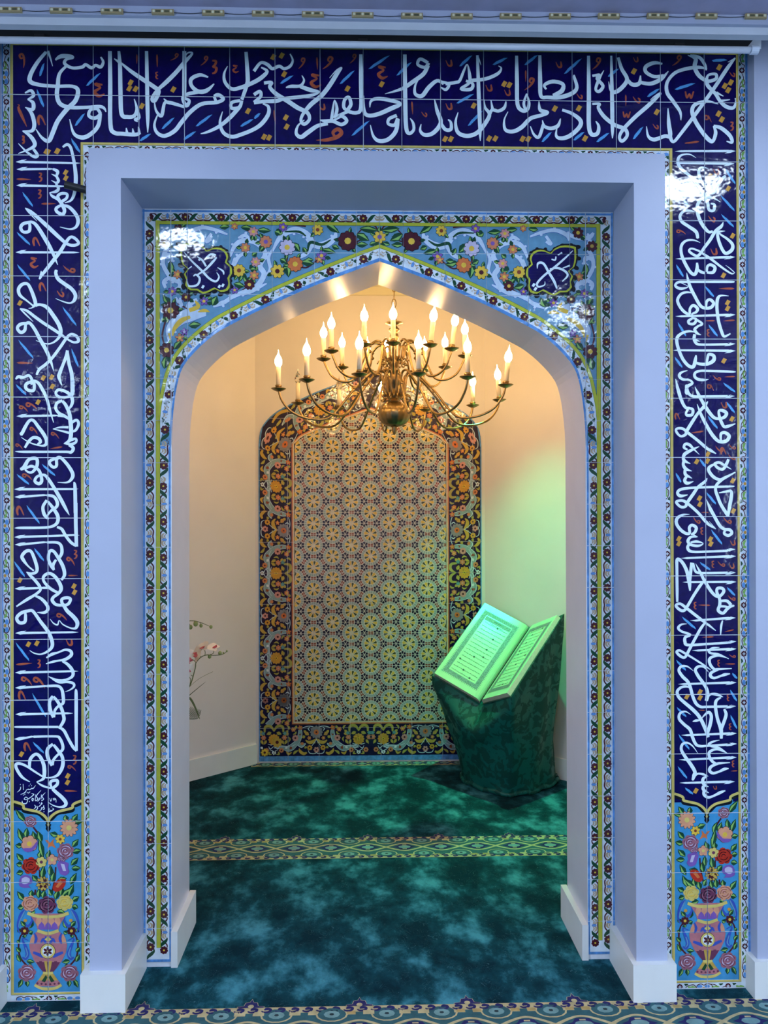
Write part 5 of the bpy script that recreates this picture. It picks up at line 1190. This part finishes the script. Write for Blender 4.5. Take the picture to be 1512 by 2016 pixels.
# ------------------------------------------------------------------ woven bands of the carpet
def band(y0, x0, x1, wd=0.205, ph=0.0):
    art = Art(); P = 0.1765
    art.rect(x0, x1, y0, y0+wd, 'ccream', 0); art.rect(x0, x1, y0+.030, y0+wd-.030, 'cteal', 1)
    yc = y0+wd/2; n = int((x1-x0)/P)+2; h = wd/2-.030
    for k in range(-1, n):
        x = x0+ph+k*P
        for t in range(4):                              # running scrolls along both edges
            for yy, sg in ((y0+.015, -1), (y0+wd-.015, 1)):
                cx = x+t*P/4+.01
                art.stroke([(cx-.017, yy-.004*sg, .005), (cx-.008, yy-.010*sg, .008), (cx+.007, yy-.008*sg, .010), (cx+.012, yy+.003*sg, .009), (cx, yy+.006*sg, .014), (cx-.006, yy+.002*sg, .008)], 'cnavy', 3)
        for sg in (1, -1):
            e = (x+P/2, yc+sg*(h-.012))
            art.ell(e, .052, .036, 'ccream', 2, 0, 14); art.ell(e, .046, .031, 'cteal', 3, 0, 14); art.ell(e, .026, .018, 'clight', 4, 0, 10); art.ell(e, .008, .006, 'cdark', 5, 0, 6)
            for q in (-1, 1):
                art.rect(x+P/2+q*.062-.014, x+P/2+q*.062+.014, yc+sg*h-.012, yc+sg*h+.004, 'cgold', 3); art.rect(x+q*.03-.018, x+q*.03+.018, yc+sg*h-.014, yc+sg*h+.006, 'ccream', 3)
        art.stroke([(x-P/2, yc, .012), (x-P/4, yc+.026, .010), (x, yc+.040, .009), (x+P/4, yc+.026, .010), (x+P/2, yc, .012)], 'ccream', 3)
        art.stroke([(x-P/2, yc, .012), (x-P/4, yc-.026, .010), (x, yc-.040, .009), (x+P/4, yc-.026, .010), (x+P/2, yc, .012)], 'ccream', 3)
        art.poly([(x-.058, yc), (x-.034, yc+.010), (x-.022, yc+.028), (x+.022, yc+.028), (x+.034, yc+.010), (x+.058, yc), (x+.034, yc-.010), (x+.022, yc-.028), (x-.022, yc-.028), (x-.034, yc-.010)], 'cnavy', 4)
        art.ell((x, yc), .030, .016, 'clight', 5, 0, 10); art.rect(x-.010, x+.010, yc+.018, yc+.024, 'ccream', 5); art.rect(x-.010, x+.010, yc-.024, yc-.018, 'ccream', 5)
        if k % 2 == 0:
            yt = y0+wd-.002
            art.poly([(x-.044, yt), (x-.044, yt+.006), (x-.024, yt+.010), (x-.020, yt+.026), (x-.006, yt+.030), (x, yt+.046), (x+.006, yt+.030), (x+.020, yt+.026), (x+.024, yt+.010), (x+.044, yt+.006), (x+.044, yt)], 'ccream', 3)
            art.poly([(x-.043, yt), (x-.042, yt+.005), (x-.0225, yt+.009), (x-.0185, yt+.0245), (x-.005, yt+.0285), (x, yt+.043), (x+.005, yt+.0285), (x+.0185, yt+.0245), (x+.0225, yt+.009), (x+.042, yt+.005), (x+.043, yt)], 'cnavy', 4); art.ell((x, yt+.006), .010, .009, 'ccream', 5)
    mb = MB(); used = {}
    for ly, mt, Q in art.p:
        Q = clip(Q, x0, x1, y0-.01, y0+wd+.06)
        if len(Q) < 3: continue
        mi = used.setdefault(mt, len(used)); z = .0008+ly*.0003
        ar = sum(Q[i][0]*Q[(i+1) % len(Q)][1]-Q[(i+1) % len(Q)][0]*Q[i][1] for i in range(len(Q)))
        if ar < 0: Q = Q[::-1]
        mb.add([(p[0], p[1], z) for p in Q], [tuple(range(len(Q)))], mi)
    o = mb.build('carpet_band', [CB[k] for k in used], floor); return o
ph_ = (atz(400+283/3.024, 1985, 0).x+2.2) % 0.353
band(-0.280, -2.2, 2.2, wd=.225, ph=ph_)['label'] = 'cream and navy woven carpet band in front of the portal'
band(1.022, -1.55, 1.64, wd=.225, ph=(atz(360+318/3.78, 1648, 0).x+1.55) % 0.353)['label'] = 'cream and navy woven carpet band across the niche floor'
band(2.345, NL-.02, NR+.02, wd=.064)['label'] = 'narrow strip of woven carpet band along the niche back wall'
# ------------------------------------------------------------------ screen case, light string, hall lamps
t = empty('projector_screen', (0, -0.12, 3.085)); tag(t, 'wall-mounted projector screen case with a pale grey pull bar above the tiles', 'projector screen')
def part(mb, name, mats, th, smooth=False):
    o = mb.build(name, mats, th, smooth); o.matrix_parent_inverse = Matrix.Translation(th.location).inverted(); return o
mb = MB(); mb.box(-1.25, 1.27, -0.2219, -0.195, 3.085, 3.180); mb.box(-1.25, 1.27, -0.152, -0.140, 3.085, 3.180); mb.box(-1.25, 1.27, -0.2219, -0.002, 3.180, 3.20); part(mb, 'case', M['case'], t)
mb = MB(); mb.box(-1.225, 1.225, -0.1945, -0.1525, 3.090, 3.1795); part(mb, 'rolled_screen', M['slot'], t)
mb = MB(); mb.tube([(-1.235, -0.165, 3.072), (1.232, -0.165, 3.072)], .0100, 14); part(mb, 'pull_bar', M['bar'], t, True)
for x in (-1.25, 1.228):
    mb = MB(); mb.tube([(x, -0.165, 3.072), (x+.024, -0.165, 3.072)], .0132, 14); part(mb, 'end_cap', M['bar'], t)
for x in (-1.0, 0.0, 1.0):
    mb = MB(); mb.box(x-.015, x+.015, -0.170, -0.160, 3.080, 3.092); part(mb, 'hanger', M['slot'], t)
mb = MB(); mb.box(-1.6, 1.6, -0.236, -0.222, 3.108, 3.139); struct(mb.build('trim_3', M['lilac']), 'grey board along the ceiling carrying the light string')
led_px = [22,121,221,321,420,518,616,714,811,909,1005,1102,1198,1294,1390,1487]
t = empty('led_string', (0, -0.238, 3.124)); tag(t, 'string of small yellowed light modules on a wire along the ceiling board', 'light string')
pr = None
for i, px in enumerate(led_px):
    c = at(px, 24+8*min(i, 4)/4+ (1 if i > 4 else 0), -0.2375); c.z = min(max(c.z, 3.1165), 3.130)
    mb = MB(); mb.box(-.033, .033, -.006, .0015, -.0075, .0075); mb.box(-.030, .030, -.0075, -.006, -.006, .006)
    o = mb.build('light_module', M['ledbody'], t); o.location = c-t.location
    for dx in (-.026, 0, .026):
        m2 = MB(); m2.box(dx-.0032, dx+.0032, -.0090, -.0075, -.0034, .0034); q = m2.build('chip', M['ledchip'], o)
    m2 = MB(); m2.box(-.020, -.006, -.0084, -.0074, -.003, .003); m2.box(.006, .020, -.0084, -.0074, -.003, .003); m2.build('circuit', M['ledpart'], o)
    if pr is not None:
        a = pr+Vector((.034, 0, 0)); b = c-Vector((.034, 0, 0)); P = [a+(b-a)*k/6+Vector((0, -.002, -.0025*math.sin(math.pi*k/6))) for k in range(7)]
        mb = MB(); mb.tube(P, .0009, 6); part(mb, 'wire', M['black'], t)
    pr = c
diff = emit('lit_panel', HALL_COL, HALL_POWER)  # panels labelled added as fill only brighten the hall; others match tile reflections
for (x, y, lab) in ((-1.02, -1.28, 'nearest the portal on the left'), (1.50, -1.00, 'nearest the portal on the right'), (1.56, -2.95, 'in the second row on the right'), (-1.75, -3.0, 'added as fill in the second row on the left'), (-1.2, -4.3, 'added as fill left of the middle behind the second row'), (1.4, -4.3, 'added as fill right of the middle behind the second row'), (-1.2, -5.9, 'added as fill left of the middle behind the third row'), (1.4, -5.9, 'added as fill right of the middle behind the third row'), (0.1, -7.0, 'added as fill in the middle of the back row'), (-1.6, -8.2, 'added as fill at the left near the rear wall'), (1.7, -8.2, 'added as fill at the right near the rear wall'), (-3.4, -3.0, 'added as fill at the far left of the second row'), (3.7, -3.0, 'added as fill at the far right of the second row'),
        (0.05, -2.3, 'added as fill in the middle of the second row'), (0.15, -3.6, 'added as fill in the middle of the hall behind the second row'), (0.2, -5.0, 'added as fill in the middle of the third row'), (-2.2, -5.0, 'added as fill at the left of the third row'), (2.6, -5.0, 'added as fill at the right of the third row'), (-3.5, -1.5, 'added as fill at the far left of the front row'), (3.6, -1.5, 'added as fill at the far right of the front row'), (-3.7, -6.7, 'at the left of the back row'), (3.7, -7.0, 'at the right of the back row')):
    t = empty('ceiling_light', (x, y, 3.137)); tag(t, 'square white ceiling panel light '+lab, 'ceiling light', 'square panel lights of the hall ceiling')
    mb = MB(); h = .17
    for b in ((-h, h, -h, -h+.02), (-h, h, h-.02, h), (-h, -h+.02, -h+.02, h-.02), (h-.02, h, -h+.02, h-.02)): mb.box(b[0], b[1], b[2], b[3], -.014, -.0005)
    mb.build('frame', M['skirt'], t)
    mb = MB(); mb.box(-.15, .15, -.15, .15, -.010, -.001); mb.build('diffuser', diff, t)
# ------------------------------------------------------------------ black tube clipped to the frame
c0, c1 = at(130, 364, -.040), at(177, 376, -.022)
t = empty('black_tube', c1); tag(t, 'short black tube sticking out left of the white frame near its top', 'tube')
mb = MB(); d = (c0-c1).normalized(); mb.tube([c1-d*.02, c1, c0+d*.004, c0], .0118, 16); part(mb, 'barrel', M['black'], t, False)
mb = MB(); mb.tube([c0+d*.0005, c0-d*.002], .0095, 16); part(mb, 'end_face', M['slot'], t)
p = at(173, 360, -.11); mb = MB(); mb.box(-.9015, -.8932, -.043, -.006, at(172, 398, -.04).z, at(172, 322, -.04).z); part(mb, 'bracket', M['lilac'], t)
# ------------------------------------------------------------------ chandelier
CC = Vector((at(776, 700, 1.382).x, 1.382, 0))
root = empty('chandelier', (CC.x, CC.y, 3.07)); tag(root, 'two-tier brass chandelier with candle bulbs hanging in the arched niche', 'chandelier')
def cz(py): return at(776, py, CC.y).z
def cpart(mb, name, mats, par=None, smooth=True):
    o = mb.build(name, mats, par or root, smooth); return o
Z = lambda py: cz(py)-3.07
mb = MB(); mb.lathe([(0, -.001), (.055, -.001), (.052, -.012), (.030, -.028), (.012, -.034), (0, -.036)], 20); cpart(mb, 'canopy', M['brass'])
zt = Z(634); zc = -.034; k = 0
while zc > zt+.02:                                      # chain links, each its own
    pts = [((.0105*math.cos(a) if k % 2 == 0 else 0), (0 if k % 2 == 0 else .0105*math.cos(a)), zc-.021+.024*math.sin(a)) for a in [2*math.pi*i/12 for i in range(13)]]
    mb = MB(); mb.tube(pts, .0022, 6, caps=False); cpart(mb, 'chain_link', M['brass']); zc -= .041; k += 1
mb = MB(); mb.lathe([(0, zt+.010), (.006, zt+.008), (.010, zt), (.044, zt-.004), (.046, zt-.008), (.020, zt-.014), (.016, zt-.026), (.026, zt-.034), (.028, zt-.045), (.018, zt-.055), (.022, zt-.068), (.024, zt-.085), (.018, zt-.10), (.014, Z(700)), (.022, Z(704)), (.034, Z(712)), (.024, Z(722)), (.016, Z(726)), (.020, Z(732)), (.034, Z(738)), (.036, Z(748)), (.030, Z(756)), (.016, Z(763)), (.014, Z(770)), (.034, Z(774)), (.040, Z(780)), (.030, Z(786)), (.016, Z(790)), (.020, Z(794)), (.05, Z(796)), (.0, Z(797))], 24); cpart(mb, 'stem', M['brass'])
prof = []
for i in range(13):
    a = math.pi*i/12; prof.append((.084*math.sin(a)**.8 if 0 < i < 12 else .002, Z(815)+.066*math.cos(a)))
mb = MB(); mb.lathe(prof, 64, lobes=16, amp=-.035); cpart(mb, 'ball', M['brass'])
mb = MB(); mb.lathe([(.002, Z(838)), (.018, Z(840)), (.012, Z(843)), (.016, Z(847)), (.009, Z(851)), (.010, Z(853)), (.002, Z(856))], 16); cpart(mb, 'finial', M['brass'])
def arm_mesh(R, zd, zh, ztop, zlow, r0):
    mb = MB()
    P = [(r0, 0, zh), (r0+.02, 0, zh+.02), (r0+.035, 0, ztop-.012), (r0+.075, 0, ztop), (r0+.115, 0, ztop-.03), (r0+.16*R/.6+.03, 0, (ztop+zlow)/2+.02), (R*.56, 0, zlow+.018), (R*.72, 0, zlow), (R*.88, 0, zlow+.028), (R*.97, 0, zlow+.085 if zd-zlow > .1 else zd-.04), (R, 0, zd)]
    mb.tube(catmull(P, 6), .0058, 8)
    s = [(r0+.035+(.022-.0022*i)*math.cos(.8*i), 0, zh-.012+(.022-.0022*i)*math.sin(.8*i)) for i in range(9)]
    mb.tube(catmull(s, 3), .0036, 6); q = P[4]; mb.ball((q[0], 0, q[2]), .0095, seg=8); q = P[5]
    mb.ball((q[0]-.012, 0, q[2]+.02), .0085, seg=8)
    return mb
def pan_mesh():
    mb = MB(); mb.lathe([(.002, -.012), (.010, -.010), (.024, -.004), (.036, .003), (.037, .005), (.024, .001), (.010, .0), (.009, .006), (.015, .012), (.017, .020), (.011, .022)], 20); return mb
def candle_mesh(h):
    mb = MB(); mb.lathe([(.0, .0), (.0118, .0), (.0118, h), (.009, h+.002), (.0, h+.002)], 14); return mb
def bulb_mesh():
    mb = MB(); mb.lathe([(.0080, 0), (.0150, .009), (.0182, .020), (.0180, .031), (.0135, .045), (.0060, .057), (.0018, .070), (.0004, .082)], 12); return mb
def tier(R, zd, zh, ztop, zlow, r0, angs, off, tilts):
    a0 = arm_mesh(R, zd, zh, ztop, zlow, r0).build('arm', M['brass'], root, True)
    first = True; src = None
    pm = pan_mesh().build('drip_pan', M['brass'], a0, True); pm.location = (R, 0, zd)
    cm = candle_mesh(.098).build('candle_sleeve', M['candle'], a0, True); cm.location = (R, 0, zd+.012)
    bm_ = bulb_mesh().build('bulb', M['bulb'], a0, True); bm_.location = (R, 0, zd+.111)
    gm = None
    for i, an in enumerate(angs):
        if first: arm, pan, can, bul = a0, pm, cm, bm_; first = False
        else:
            arm = a0.copy(); COL.objects.link(arm); arm.parent = root
            pan, can, bul = pm.copy(), cm.copy(), bm_.copy()
            for c in (pan, can, bul): COL.objects.link(c); c.parent = arm
        arm.rotation_euler = (0, 0, math.radians(an-90))
        if i in off:
            gm = gm or bulb_mesh().build('unused', M['glass']).data
            if off[i] == 'glass': bul.data = gm
        if i in tilts:
            tl = math.radians(tilts[i])
            for c in (can, bul):
                d_ = c.location-Vector((R, 0, zd)); c.rotation_euler = (0, tl, 0)
                c.location = Vector((R+d_.z*math.sin(tl), 0, zd+d_.z*math.cos(tl)))
    for o in list(COL.objects):
        if o.name.startswith('unused'): bpy.data.objects.remove(o)
tier(.363, 2.400-3.07, cz(712)-3.07, cz(676)-3.07, 2.285-3.07, .030, [-3, 26, 48, 78, 128, 150, 185, 202, 229, 268, 300, 335], {}, {1: 12, 2: 8})
tier(.600, 2.215-3.07, cz(781)-3.07, cz(735)-3.07, 2.075-3.07, .036, [-17, 8, 31, 60, 107, 130, 160, 185, 210, 240, 287, 316], {6: 'glass', 8: 'glass', 9: 'glass'}, {3: 6, 4: -4})
# ------------------------------------------------------------------ green spot lamp on the niche ceiling
LP = Vector((0.86, 1.64, 2.93))
t = empty('green_spot_lamp', (LP.x, LP.y, 3.07)); tag(t, 'small black ceiling spot lamp with a green beam above the draped stand', 'spot lamp')
mb = MB(); mb.lathe([(0, -.0005), (.04, -.0005), (.04, -.012), (.008, -.016), (.008, -.05), (.034, -.06), (.036, -.115), (.030, -.115), (.028, -.07), (0, -.068)], 18); mb.build('lamp_body', M['black'], t)
ld = bpy.data.lights.new('green_beam', 'SPOT'); ld.energy = GREEN_W; ld.color = GREEN_COL; ld.spot_size = math.radians(64); ld.spot_blend = 1.0; ld.shadow_soft_size = .018
lo = bpy.data.objects.new('green_beam', ld); COL.objects.link(lo); lo.parent = t; lo.location = (0, 0, -.125)
lo.rotation_euler = (Vector((0.74, 1.74, 0))-Vector((LP.x, LP.y, 2.945))).to_track_quat('-Z', 'Y').to_euler()
# ------------------------------------------------------------------ draped stand and open book
PH_, TA_, AL_, AR_ = [math.radians(q) for q in (38.7, 40.9, 33.2, 26.1)]
BWD, BLN = .314, .588
S0 = at(945, 1378, 1.88)
hv = Vector((math.cos(PH_), math.sin(PH_), 0)); lf = Vector((-math.sin(PH_), math.cos(PH_), 0))
sv = hv*math.cos(TA_)+Vector((0, 0, math.sin(TA_))); nv = sv.cross(lf)
if nv.z < 0: nv = -nv
dl = lf*math.cos(AL_)+nv*math.sin(AL_); dr = -lf*math.cos(AR_)+nv*math.sin(AR_)
TH = .030
def under(d, n_, x, y): return S0+d*x+sv*y-n_*TH
nl = sv.cross(dl); nl = nl if nl.z > 0 else -nl
nr = sv.cross(dr); nr = nr if nr.z > 0 else -nr
e = .012
Lf, Lb = under(dl, nl, BWD+e, -e), under(dl, nl, BWD+e, BLN+e)
Rf, Rb = under(dr, nr, BWD+e, -e), under(dr, nr, BWD+e, BLN+e*1.6)+Vector((.004, 0, .012))
Sf, Sb = S0-nv*(TH+.004)-sv*e, S0+sv*(BLN+e)-nv*(TH+.004)
Sf = Sf-Vector((0, 0, .010))
outl = []
for a, b in ((Lf, Sf), (Sf, Rf), (Rf, Rb), (Rb, Sb), (Sb, Lb), (Lb, Lf)):
    for i in range(12): outl.append(a+(b-a)*(i/12))
NB = len(outl); bc = Vector((0.875, 2.055, 0)); rows = 22
mb = MB(); vs = []
ang = [math.atan2(p.y-bc.y, p.x-bc.x) for p in outl]
def base_pt(a):
    # foot of the drape: a rounded oblong turned with the stand
    b = a-PH_; c, s = math.cos(b), math.sin(b); r = 1.0/((abs(c)/.255)**3+(abs(s)/.235)**3)**(1/3)
    return Vector((bc.x+math.cos(a)*r, bc.y+math.sin(a)*r, 0.0))
rnd = random.Random(3)
def hull(i):
    # the cloth spans straight between the corners of the book in front and behind
    if i < 24: return Lf+(Rf-Lf)*(i/24)
    if 36 <= i < 60: return Rb+(Lb-Rb)*((i-36)/24)
    return outl[i]
for j in range(rows+1):
    t_ = j/rows
    for i, p in enumerate(outl):
        h_ = hull(i); w1 = min(1, t_/.16); w1 = w1*w1*(3-2*w1)
        hx, hy = p.x+(h_.x-p.x)*w1, p.y+(h_.y-p.y)*w1
        q = base_pt(ang[i]); k = max(0, (t_-.10)/.90)**.95
        sag = .05*math.sin(math.pi*min(1, t_/.4))*math.sin(math.pi*(i/24)) if i < 24 else 0
        v = Vector((hx+(q.x-hx)*k, hy+(q.y-hy)*k, p.z*(1-t_)+.004*t_-sag))
        f = math.sin(math.pi*min(1, t_*1.02))
        rad = Vector((v.x-bc.x, v.y-bc.y, 0)); rad.normalize()
        wv = .008*math.sin(ang[i]*5+1.3)+.006*math.sin(ang[i]*11+t_*2.0)+.005*math.sin(t_*9+ang[i]*3)
        v += rad*(f*wv+(.014*math.sin(ang[i]*9)+.012)*max(0, t_-.9)*8)
        vs.append(v)
fs = [(j*NB+i, j*NB+(i+1) % NB, (j+1)*NB+(i+1) % NB, (j+1)*NB+i) for j in range(rows) for i in range(NB)]
mb.add(vs, fs)
ci = len(mb.v); top = [Lf, Sf, Rf, Rb, Sb, Lb]
mb.add(top, [(0, 1, 4, 5), (1, 2, 3, 4)])
t = empty('draped_lectern', (bc.x, bc.y, 0)); tag(t, 'book stand draped to the floor in dark green damask cloth', 'book stand')
part(mb, 'drape', M['damask'], t, True)
# hem roll and wooden foot peeping out at the right
hem = [base_pt(2*math.pi*i/40)+Vector((math.cos(2*math.pi*i/40)*.012, math.sin(2*math.pi*i/40)*.012, .016+.008*math.sin(i*1.7))) for i in range(41)]
mb = MB(); mb.tube(hem, .014, 8, caps=False); part(mb, 'hem', M['damask'], t, True)
fp = atz(1086, 1541, 0); mb = MB(); mb.box(fp.x-.012, fp.x+.004, fp.y-.008, fp.y+.03, 0.001, .05); part(mb, 'foot', M['wood'], t)
# the book
bk = empty('open_book', S0); tag(bk, 'large open book with ornate page borders lit green on the draped stand', 'book')
def hgt(x): return -.022*math.exp(-x/.011)
def pgpt(d, n_, x, y, up=0.0): return S0+d*x+sv*y+n_*(hgt(x)+up)
xs = [0, .006, .014, .024, .038, .06, .1, .16, .22, .27, BWD]
for d, n_, nm in ((dl, nl, 'left'), (dr, nr, 'right')):
    mb = MB(); m_ = len(xs)
    vs = [pgpt(d, n_, x, 0) for x in xs]+[pgpt(d, n_, x, BLN) for x in xs]+[S0+d*x-n_*.026 for x in xs]+[S0+d*x+sv*BLN-n_*.026 for x in xs]
    fs = [(i, i+1, m_+i+1, m_+i) for i in range(m_-1)]; mb.add(vs, fs, 0)
    mb.add(vs, [(i, i+1, 2*m_+i+1, 2*m_+i) for i in range(m_-1)]+[(m_+i, m_+i+1, 3*m_+i+1, 3*m_+i) for i in range(m_-1)]+[(m_-1, 2*m_-1, 4*m_-1, 3*m_-1)], 1)
    part(mb, 'page_block', [M['paper'], M['pageedge']], bk)
    mb = MB(); c8 = [S0+d*x+sv*y-n_*h for h in (.0262, .0296) for (x, y) in ((-.002, -.008), (BWD+.008, -.008), (BWD+.008, BLN+.008), (-.002, BLN+.008))]
    mb.add(c8, [(0,1,2,3), (7,6,5,4), (0,4,5,1), (1,5,6,2), (2,6,7,3), (3,7,4,0)]); part(mb, 'cover', M['cover'], bk)
    ink = MB(); orn = MB()
    def pq(mbx, x0, x1, y0, y1, up=.0008, n=1): mbx.add([pgpt(d, n_, x0, y0, up), pgpt(d, n_, x1, y0, up), pgpt(d, n_, x1, y1, up), pgpt(d, n_, x0, y1, up)], [(0,1,2,3)])
    bx0, bx1, by0, by1 = .050, BWD-.030, .045, BLN-.045; bw = .026
    pq(orn, bx0, bx1, by0, by0+bw); pq(orn, bx0, bx1, by1-bw, by1); pq(orn, bx0, bx0+bw, by0+bw, by1-bw); pq(orn, bx1-bw, bx1, by0+bw, by1-bw)
    for i in range(44):                                  # fringe of small points round the border
        y = by0+(by1-by0)*i/43
        pq(orn, bx1, bx1+.008, y-.0015, y+.0015); pq(orn, bx0-.006, bx0, y-.0015, y+.0015)
    for i in range(22):
        x = bx0+(bx1-bx0)*i/21; pq(orn, x-.0015, x+.0015, by1, by1+.008); pq(orn, x-.0015, x+.0015, by0-.008, by0)
    ty1 = by1-bw-.050 if nm == 'left' else by1-bw-.012
    if nm == 'left':
        pq(orn, bx0+bw+.004, bx1-bw-.004, by1-bw-.034, by1-bw-.006)
        cx = (bx0+bx1)/2; pq(ink, cx-.03, cx+.03, by1-bw-.021, by1-bw-.018, .0014)
        for q in range(9): pq(ink, cx-.045+q*.01, cx-.039+q*.01, by1-bw-.044, by1-bw-.040, .0012)
    tx0, tx1 = bx0+bw+.010, bx1-bw-.010; n_l = 15; ty0 = by0+bw+.014
    rr = random.Random(11 if nm == 'left' else 12)
    for i in range(n_l):
        y = ty1-(ty1-ty0)*i/(n_l-1); x = tx0
        while x < tx1-.006:
            wl = rr.uniform(.006, .018); xe = min(x+wl, tx1)
            nseg = max(2, int((xe-x)/.003)); pts = [(x+(xe-x)*k/nseg, y+rr.uniform(-.0022, .0022)) for k in range(nseg+1)]
            for a, b in zip(pts, pts[1:]):
                h = .0012
                ink.add([pgpt(d, n_, a[0], a[1]-h, .0012), pgpt(d, n_, b[0], b[1]-h, .0012), pgpt(d, n_, b[0], b[1]+h, .0012), pgpt(d, n_, a[0], a[1]+h, .0012)], [(0,1,2,3)])
            if rr.random() < .35: pq(ink, x+.002, x+.004, y+.003, y+.006, .0012)
            x = xe+rr.uniform(.0015, .004)
        if rr.random() < .55:
            cx = rr.uniform(tx0+.01, tx1-.01); ink.add([pgpt(d, n_, cx+.0062*math.cos(a), y+.0062*math.sin(a), .0018) for a in [2*math.pi*k/10 for k in range(10)]], [tuple(range(10))])
    part(orn, 'printed_border', M['ornink'], bk); part(ink, 'printed_text', M['ink'], bk)
# ------------------------------------------------------------------ orchid arrangement behind the left jamb
YO = 1.30; FO = lambda x, y, dy=0.0: at(340+x/5.305, 1180+y/5.305, YO+dy)
pc = Vector((-.985, YO+.02, 0))
t = empty('orchid_arrangement', pc); tag(t, 'white orchid arrangement with pink centres, buds and fern leaves behind the left jamb', 'plant')
mb = MB(); mb.lathe([(0, .0), (.06, .0), (.065, .02), (.05, .10), (.062, .30), (.082, .50), (.086, .60), (.078, .60), (.072, .56), (0, .55)], 24, (pc.x, pc.y, 0)); part(mb, 'vase', M['pot'], t, True)
rt = Vector((pc.x, pc.y, .56))
def stem(pts, r, mat='stem', name='stem', dys=None):
    P = [FO(*p) for p in pts]; mb = MB(); mb.tube(catmull([tuple(p) for p in P], 6), r, 7); part(mb, name, M[mat], t, True)
stemA = [(60,1180),(100,1030),(135,968),(190,880),(235,720),(245,660),(300,602),(360,580),(430,585),(520,575),(570,538)]
P = [tuple(rt)]+[tuple(FO(*p)) for p in stemA]; mb = MB(); mb.tube(catmull(P, 5), lambda q: .0036-.0022*q, 7); part(mb, 'stem', M['stem'], t, True)
stemB = [(20,1000),(30,700),(60,400),(140,248),(210,224),(300,245),(400,288)]
P = [tuple(rt)]+[tuple(FO(*p)) for p in stemB]; mb = MB(); mb.tube(catmull(P, 5), lambda q: .0036-.0022*q, 7); part(mb, 'stem', M['stem'], t, True)
for a in ([(335,590),(340,550),(322,505)],[(390,578),(425,560),(432,505)],[(245,665),(225,640),(200,625)],[(300,605),(275,580),(262,560)],[(180,890),(185,830),(150,795),(120,790)],[(210,800),(205,800),(190,790)],[(170,250),(180,270)],[(225,228),(238,245)],[(285,240),(295,270)]): stem(a, .0016)
for (x, y, r) in ((186,290,22),(240,256,25),(296,275,18),(400,288,17),(385,598,19),(494,562,20),(565,540,10),(530,560,9)):
    mb = MB(); p = FO(x, y); mb.ball(p, r/5.305*.00256*1.0, r/5.305*.00256, r/5.305*.00256*1.15, 10); part(mb, 'bud', M['budm'], t, True)
def orchid(x, y, s, face, tilt):
    c = FO(x, y, -.01); u_ = s*1.15/5.305*.00256
    f = Vector(face).normalized(); a = Vector((0, 0, 1)); a = (a-f*a.dot(f)).normalized(); b = f.cross(a)
    fl = empty('orchid_flower', c); fl.parent = t; fl.matrix_parent_inverse = Matrix.Translation(t.location).inverted()
    def petal(an, ln, wd, mat, nm, cup=.25, st=.0):
        dirv = a*math.cos(an)+b*math.sin(an); sd = f.cross(dirv); mb = MB(); vs = []; n1, n2 = 6, 5
        for i in range(n1+1):
            q = i/n1; wq = wd*math.sin(math.pi*min(1, q*.92+.06))**.7
            for j in range(n2):
                w_ = (j/(n2-1)-.5)*2
                p = dirv*(ln*q)+sd*(w_*wq)+f*(cup*ln*(q*q*.6-.35*w_*w_*q)+st); vs.append(c+p)
        mb.add(vs, [(i*n2+j, i*n2+j+1, (i+1)*n2+j+1, (i+1)*n2+j) for i in range(n1) for j in range(n2-1)])
        o = mb.build(nm, mat, fl, True); o.matrix_parent_inverse = Matrix.Translation(c).inverted()
    for k, an in enumerate((tilt, tilt+2.2, tilt-2.2)): petal(an, u_, u_*.38, M['flower'], 'sepal', -.1)
    for an in (tilt+1.15, tilt-1.15): petal(an, u_*1.05, u_*.62, M['flower'], 'petal', .15, u_*.03)
    for an in (tilt+math.pi, tilt+math.pi+.9, tilt+math.pi-.9): petal(an, u_*.50, u_*.22, M['lip'], 'lip', .9, u_*.05)
orchid(150, 620, 95, (.75, -.6, .1), .2); orchid(255, 570, 75, (-.7, -.6, .35), -.6); orchid(318, 495, 62, (-.5, -.6, .6), .4); orchid(425, 500, 66, (.15, -.3, .9), .9); orchid(145, 745, 72, (.5, -.8, -.2), .5); orchid(110, 300, 60, (.6, -.7, 0), .3)
def blade(pts, wd, mat, name='leaf'):
    P = catmull([tuple(FO(*p)) for p in pts], 5); mb = MB(); n = len(P); vs = []
    for i, p in enumerate(P):
        q = i/(n-1); h = wd*math.sin(math.pi*(q*.9+.08))**.6
        tq = Vector(P[min(i+1, n-1)])-Vector(P[max(i-1, 0)]); sd = Vector((tq.z, 0, -tq.x)).normalized()
        vs += [Vector(p)-sd*h, Vector(p)+Vector((0, -h*.4, 0)), Vector(p)+sd*h]
    mb.add(vs, [(3*i+j, 3*i+j+1, 3*i+j+4, 3*i+j+3) for i in range(n-1) for j in range(2)]); part(mb, name, M[mat], t, True)
blade([(40,1120),(100,1030),(140,1018),(190,1045),(240,1140),(282,1250)], .0058, 'stem'); blade([(100,1080),(165,1010),(345,860)], .0018, 'frond'); stem([(150,960),(190,900),(290,820),(420,755)], .0008); blade([(100,1000),(130,1090),(160,1180)], .006, 'frond')
for (bx, by, dx, dy, n_, sp) in ((132,1250,70,-125,12,10.5),(130,1840,-30,-60,5,12)):
    pass
stem([(60,1235),(140,1245),(200,1250),(260,1246)], .0016, 'frond', 'frond_rib')
for i in range(13):
    x = 128+i*11; blade([(x, 1248), (x+32-i*.6, 1180+i*1.6), (x+62-i*2.0, 1118+i*3.0)], .0014, 'frond', 'frond_leaflet')
stem([(60,1700),(100,1770),(128,1790)], .0016, 'frond', 'frond_rib')
for i in range(5): blade([(105+i*4, 1740+i*22), (140, 1752+i*22), (165-i*3, 1768+i*20)], .0013, 'frond', 'frond_leaflet')
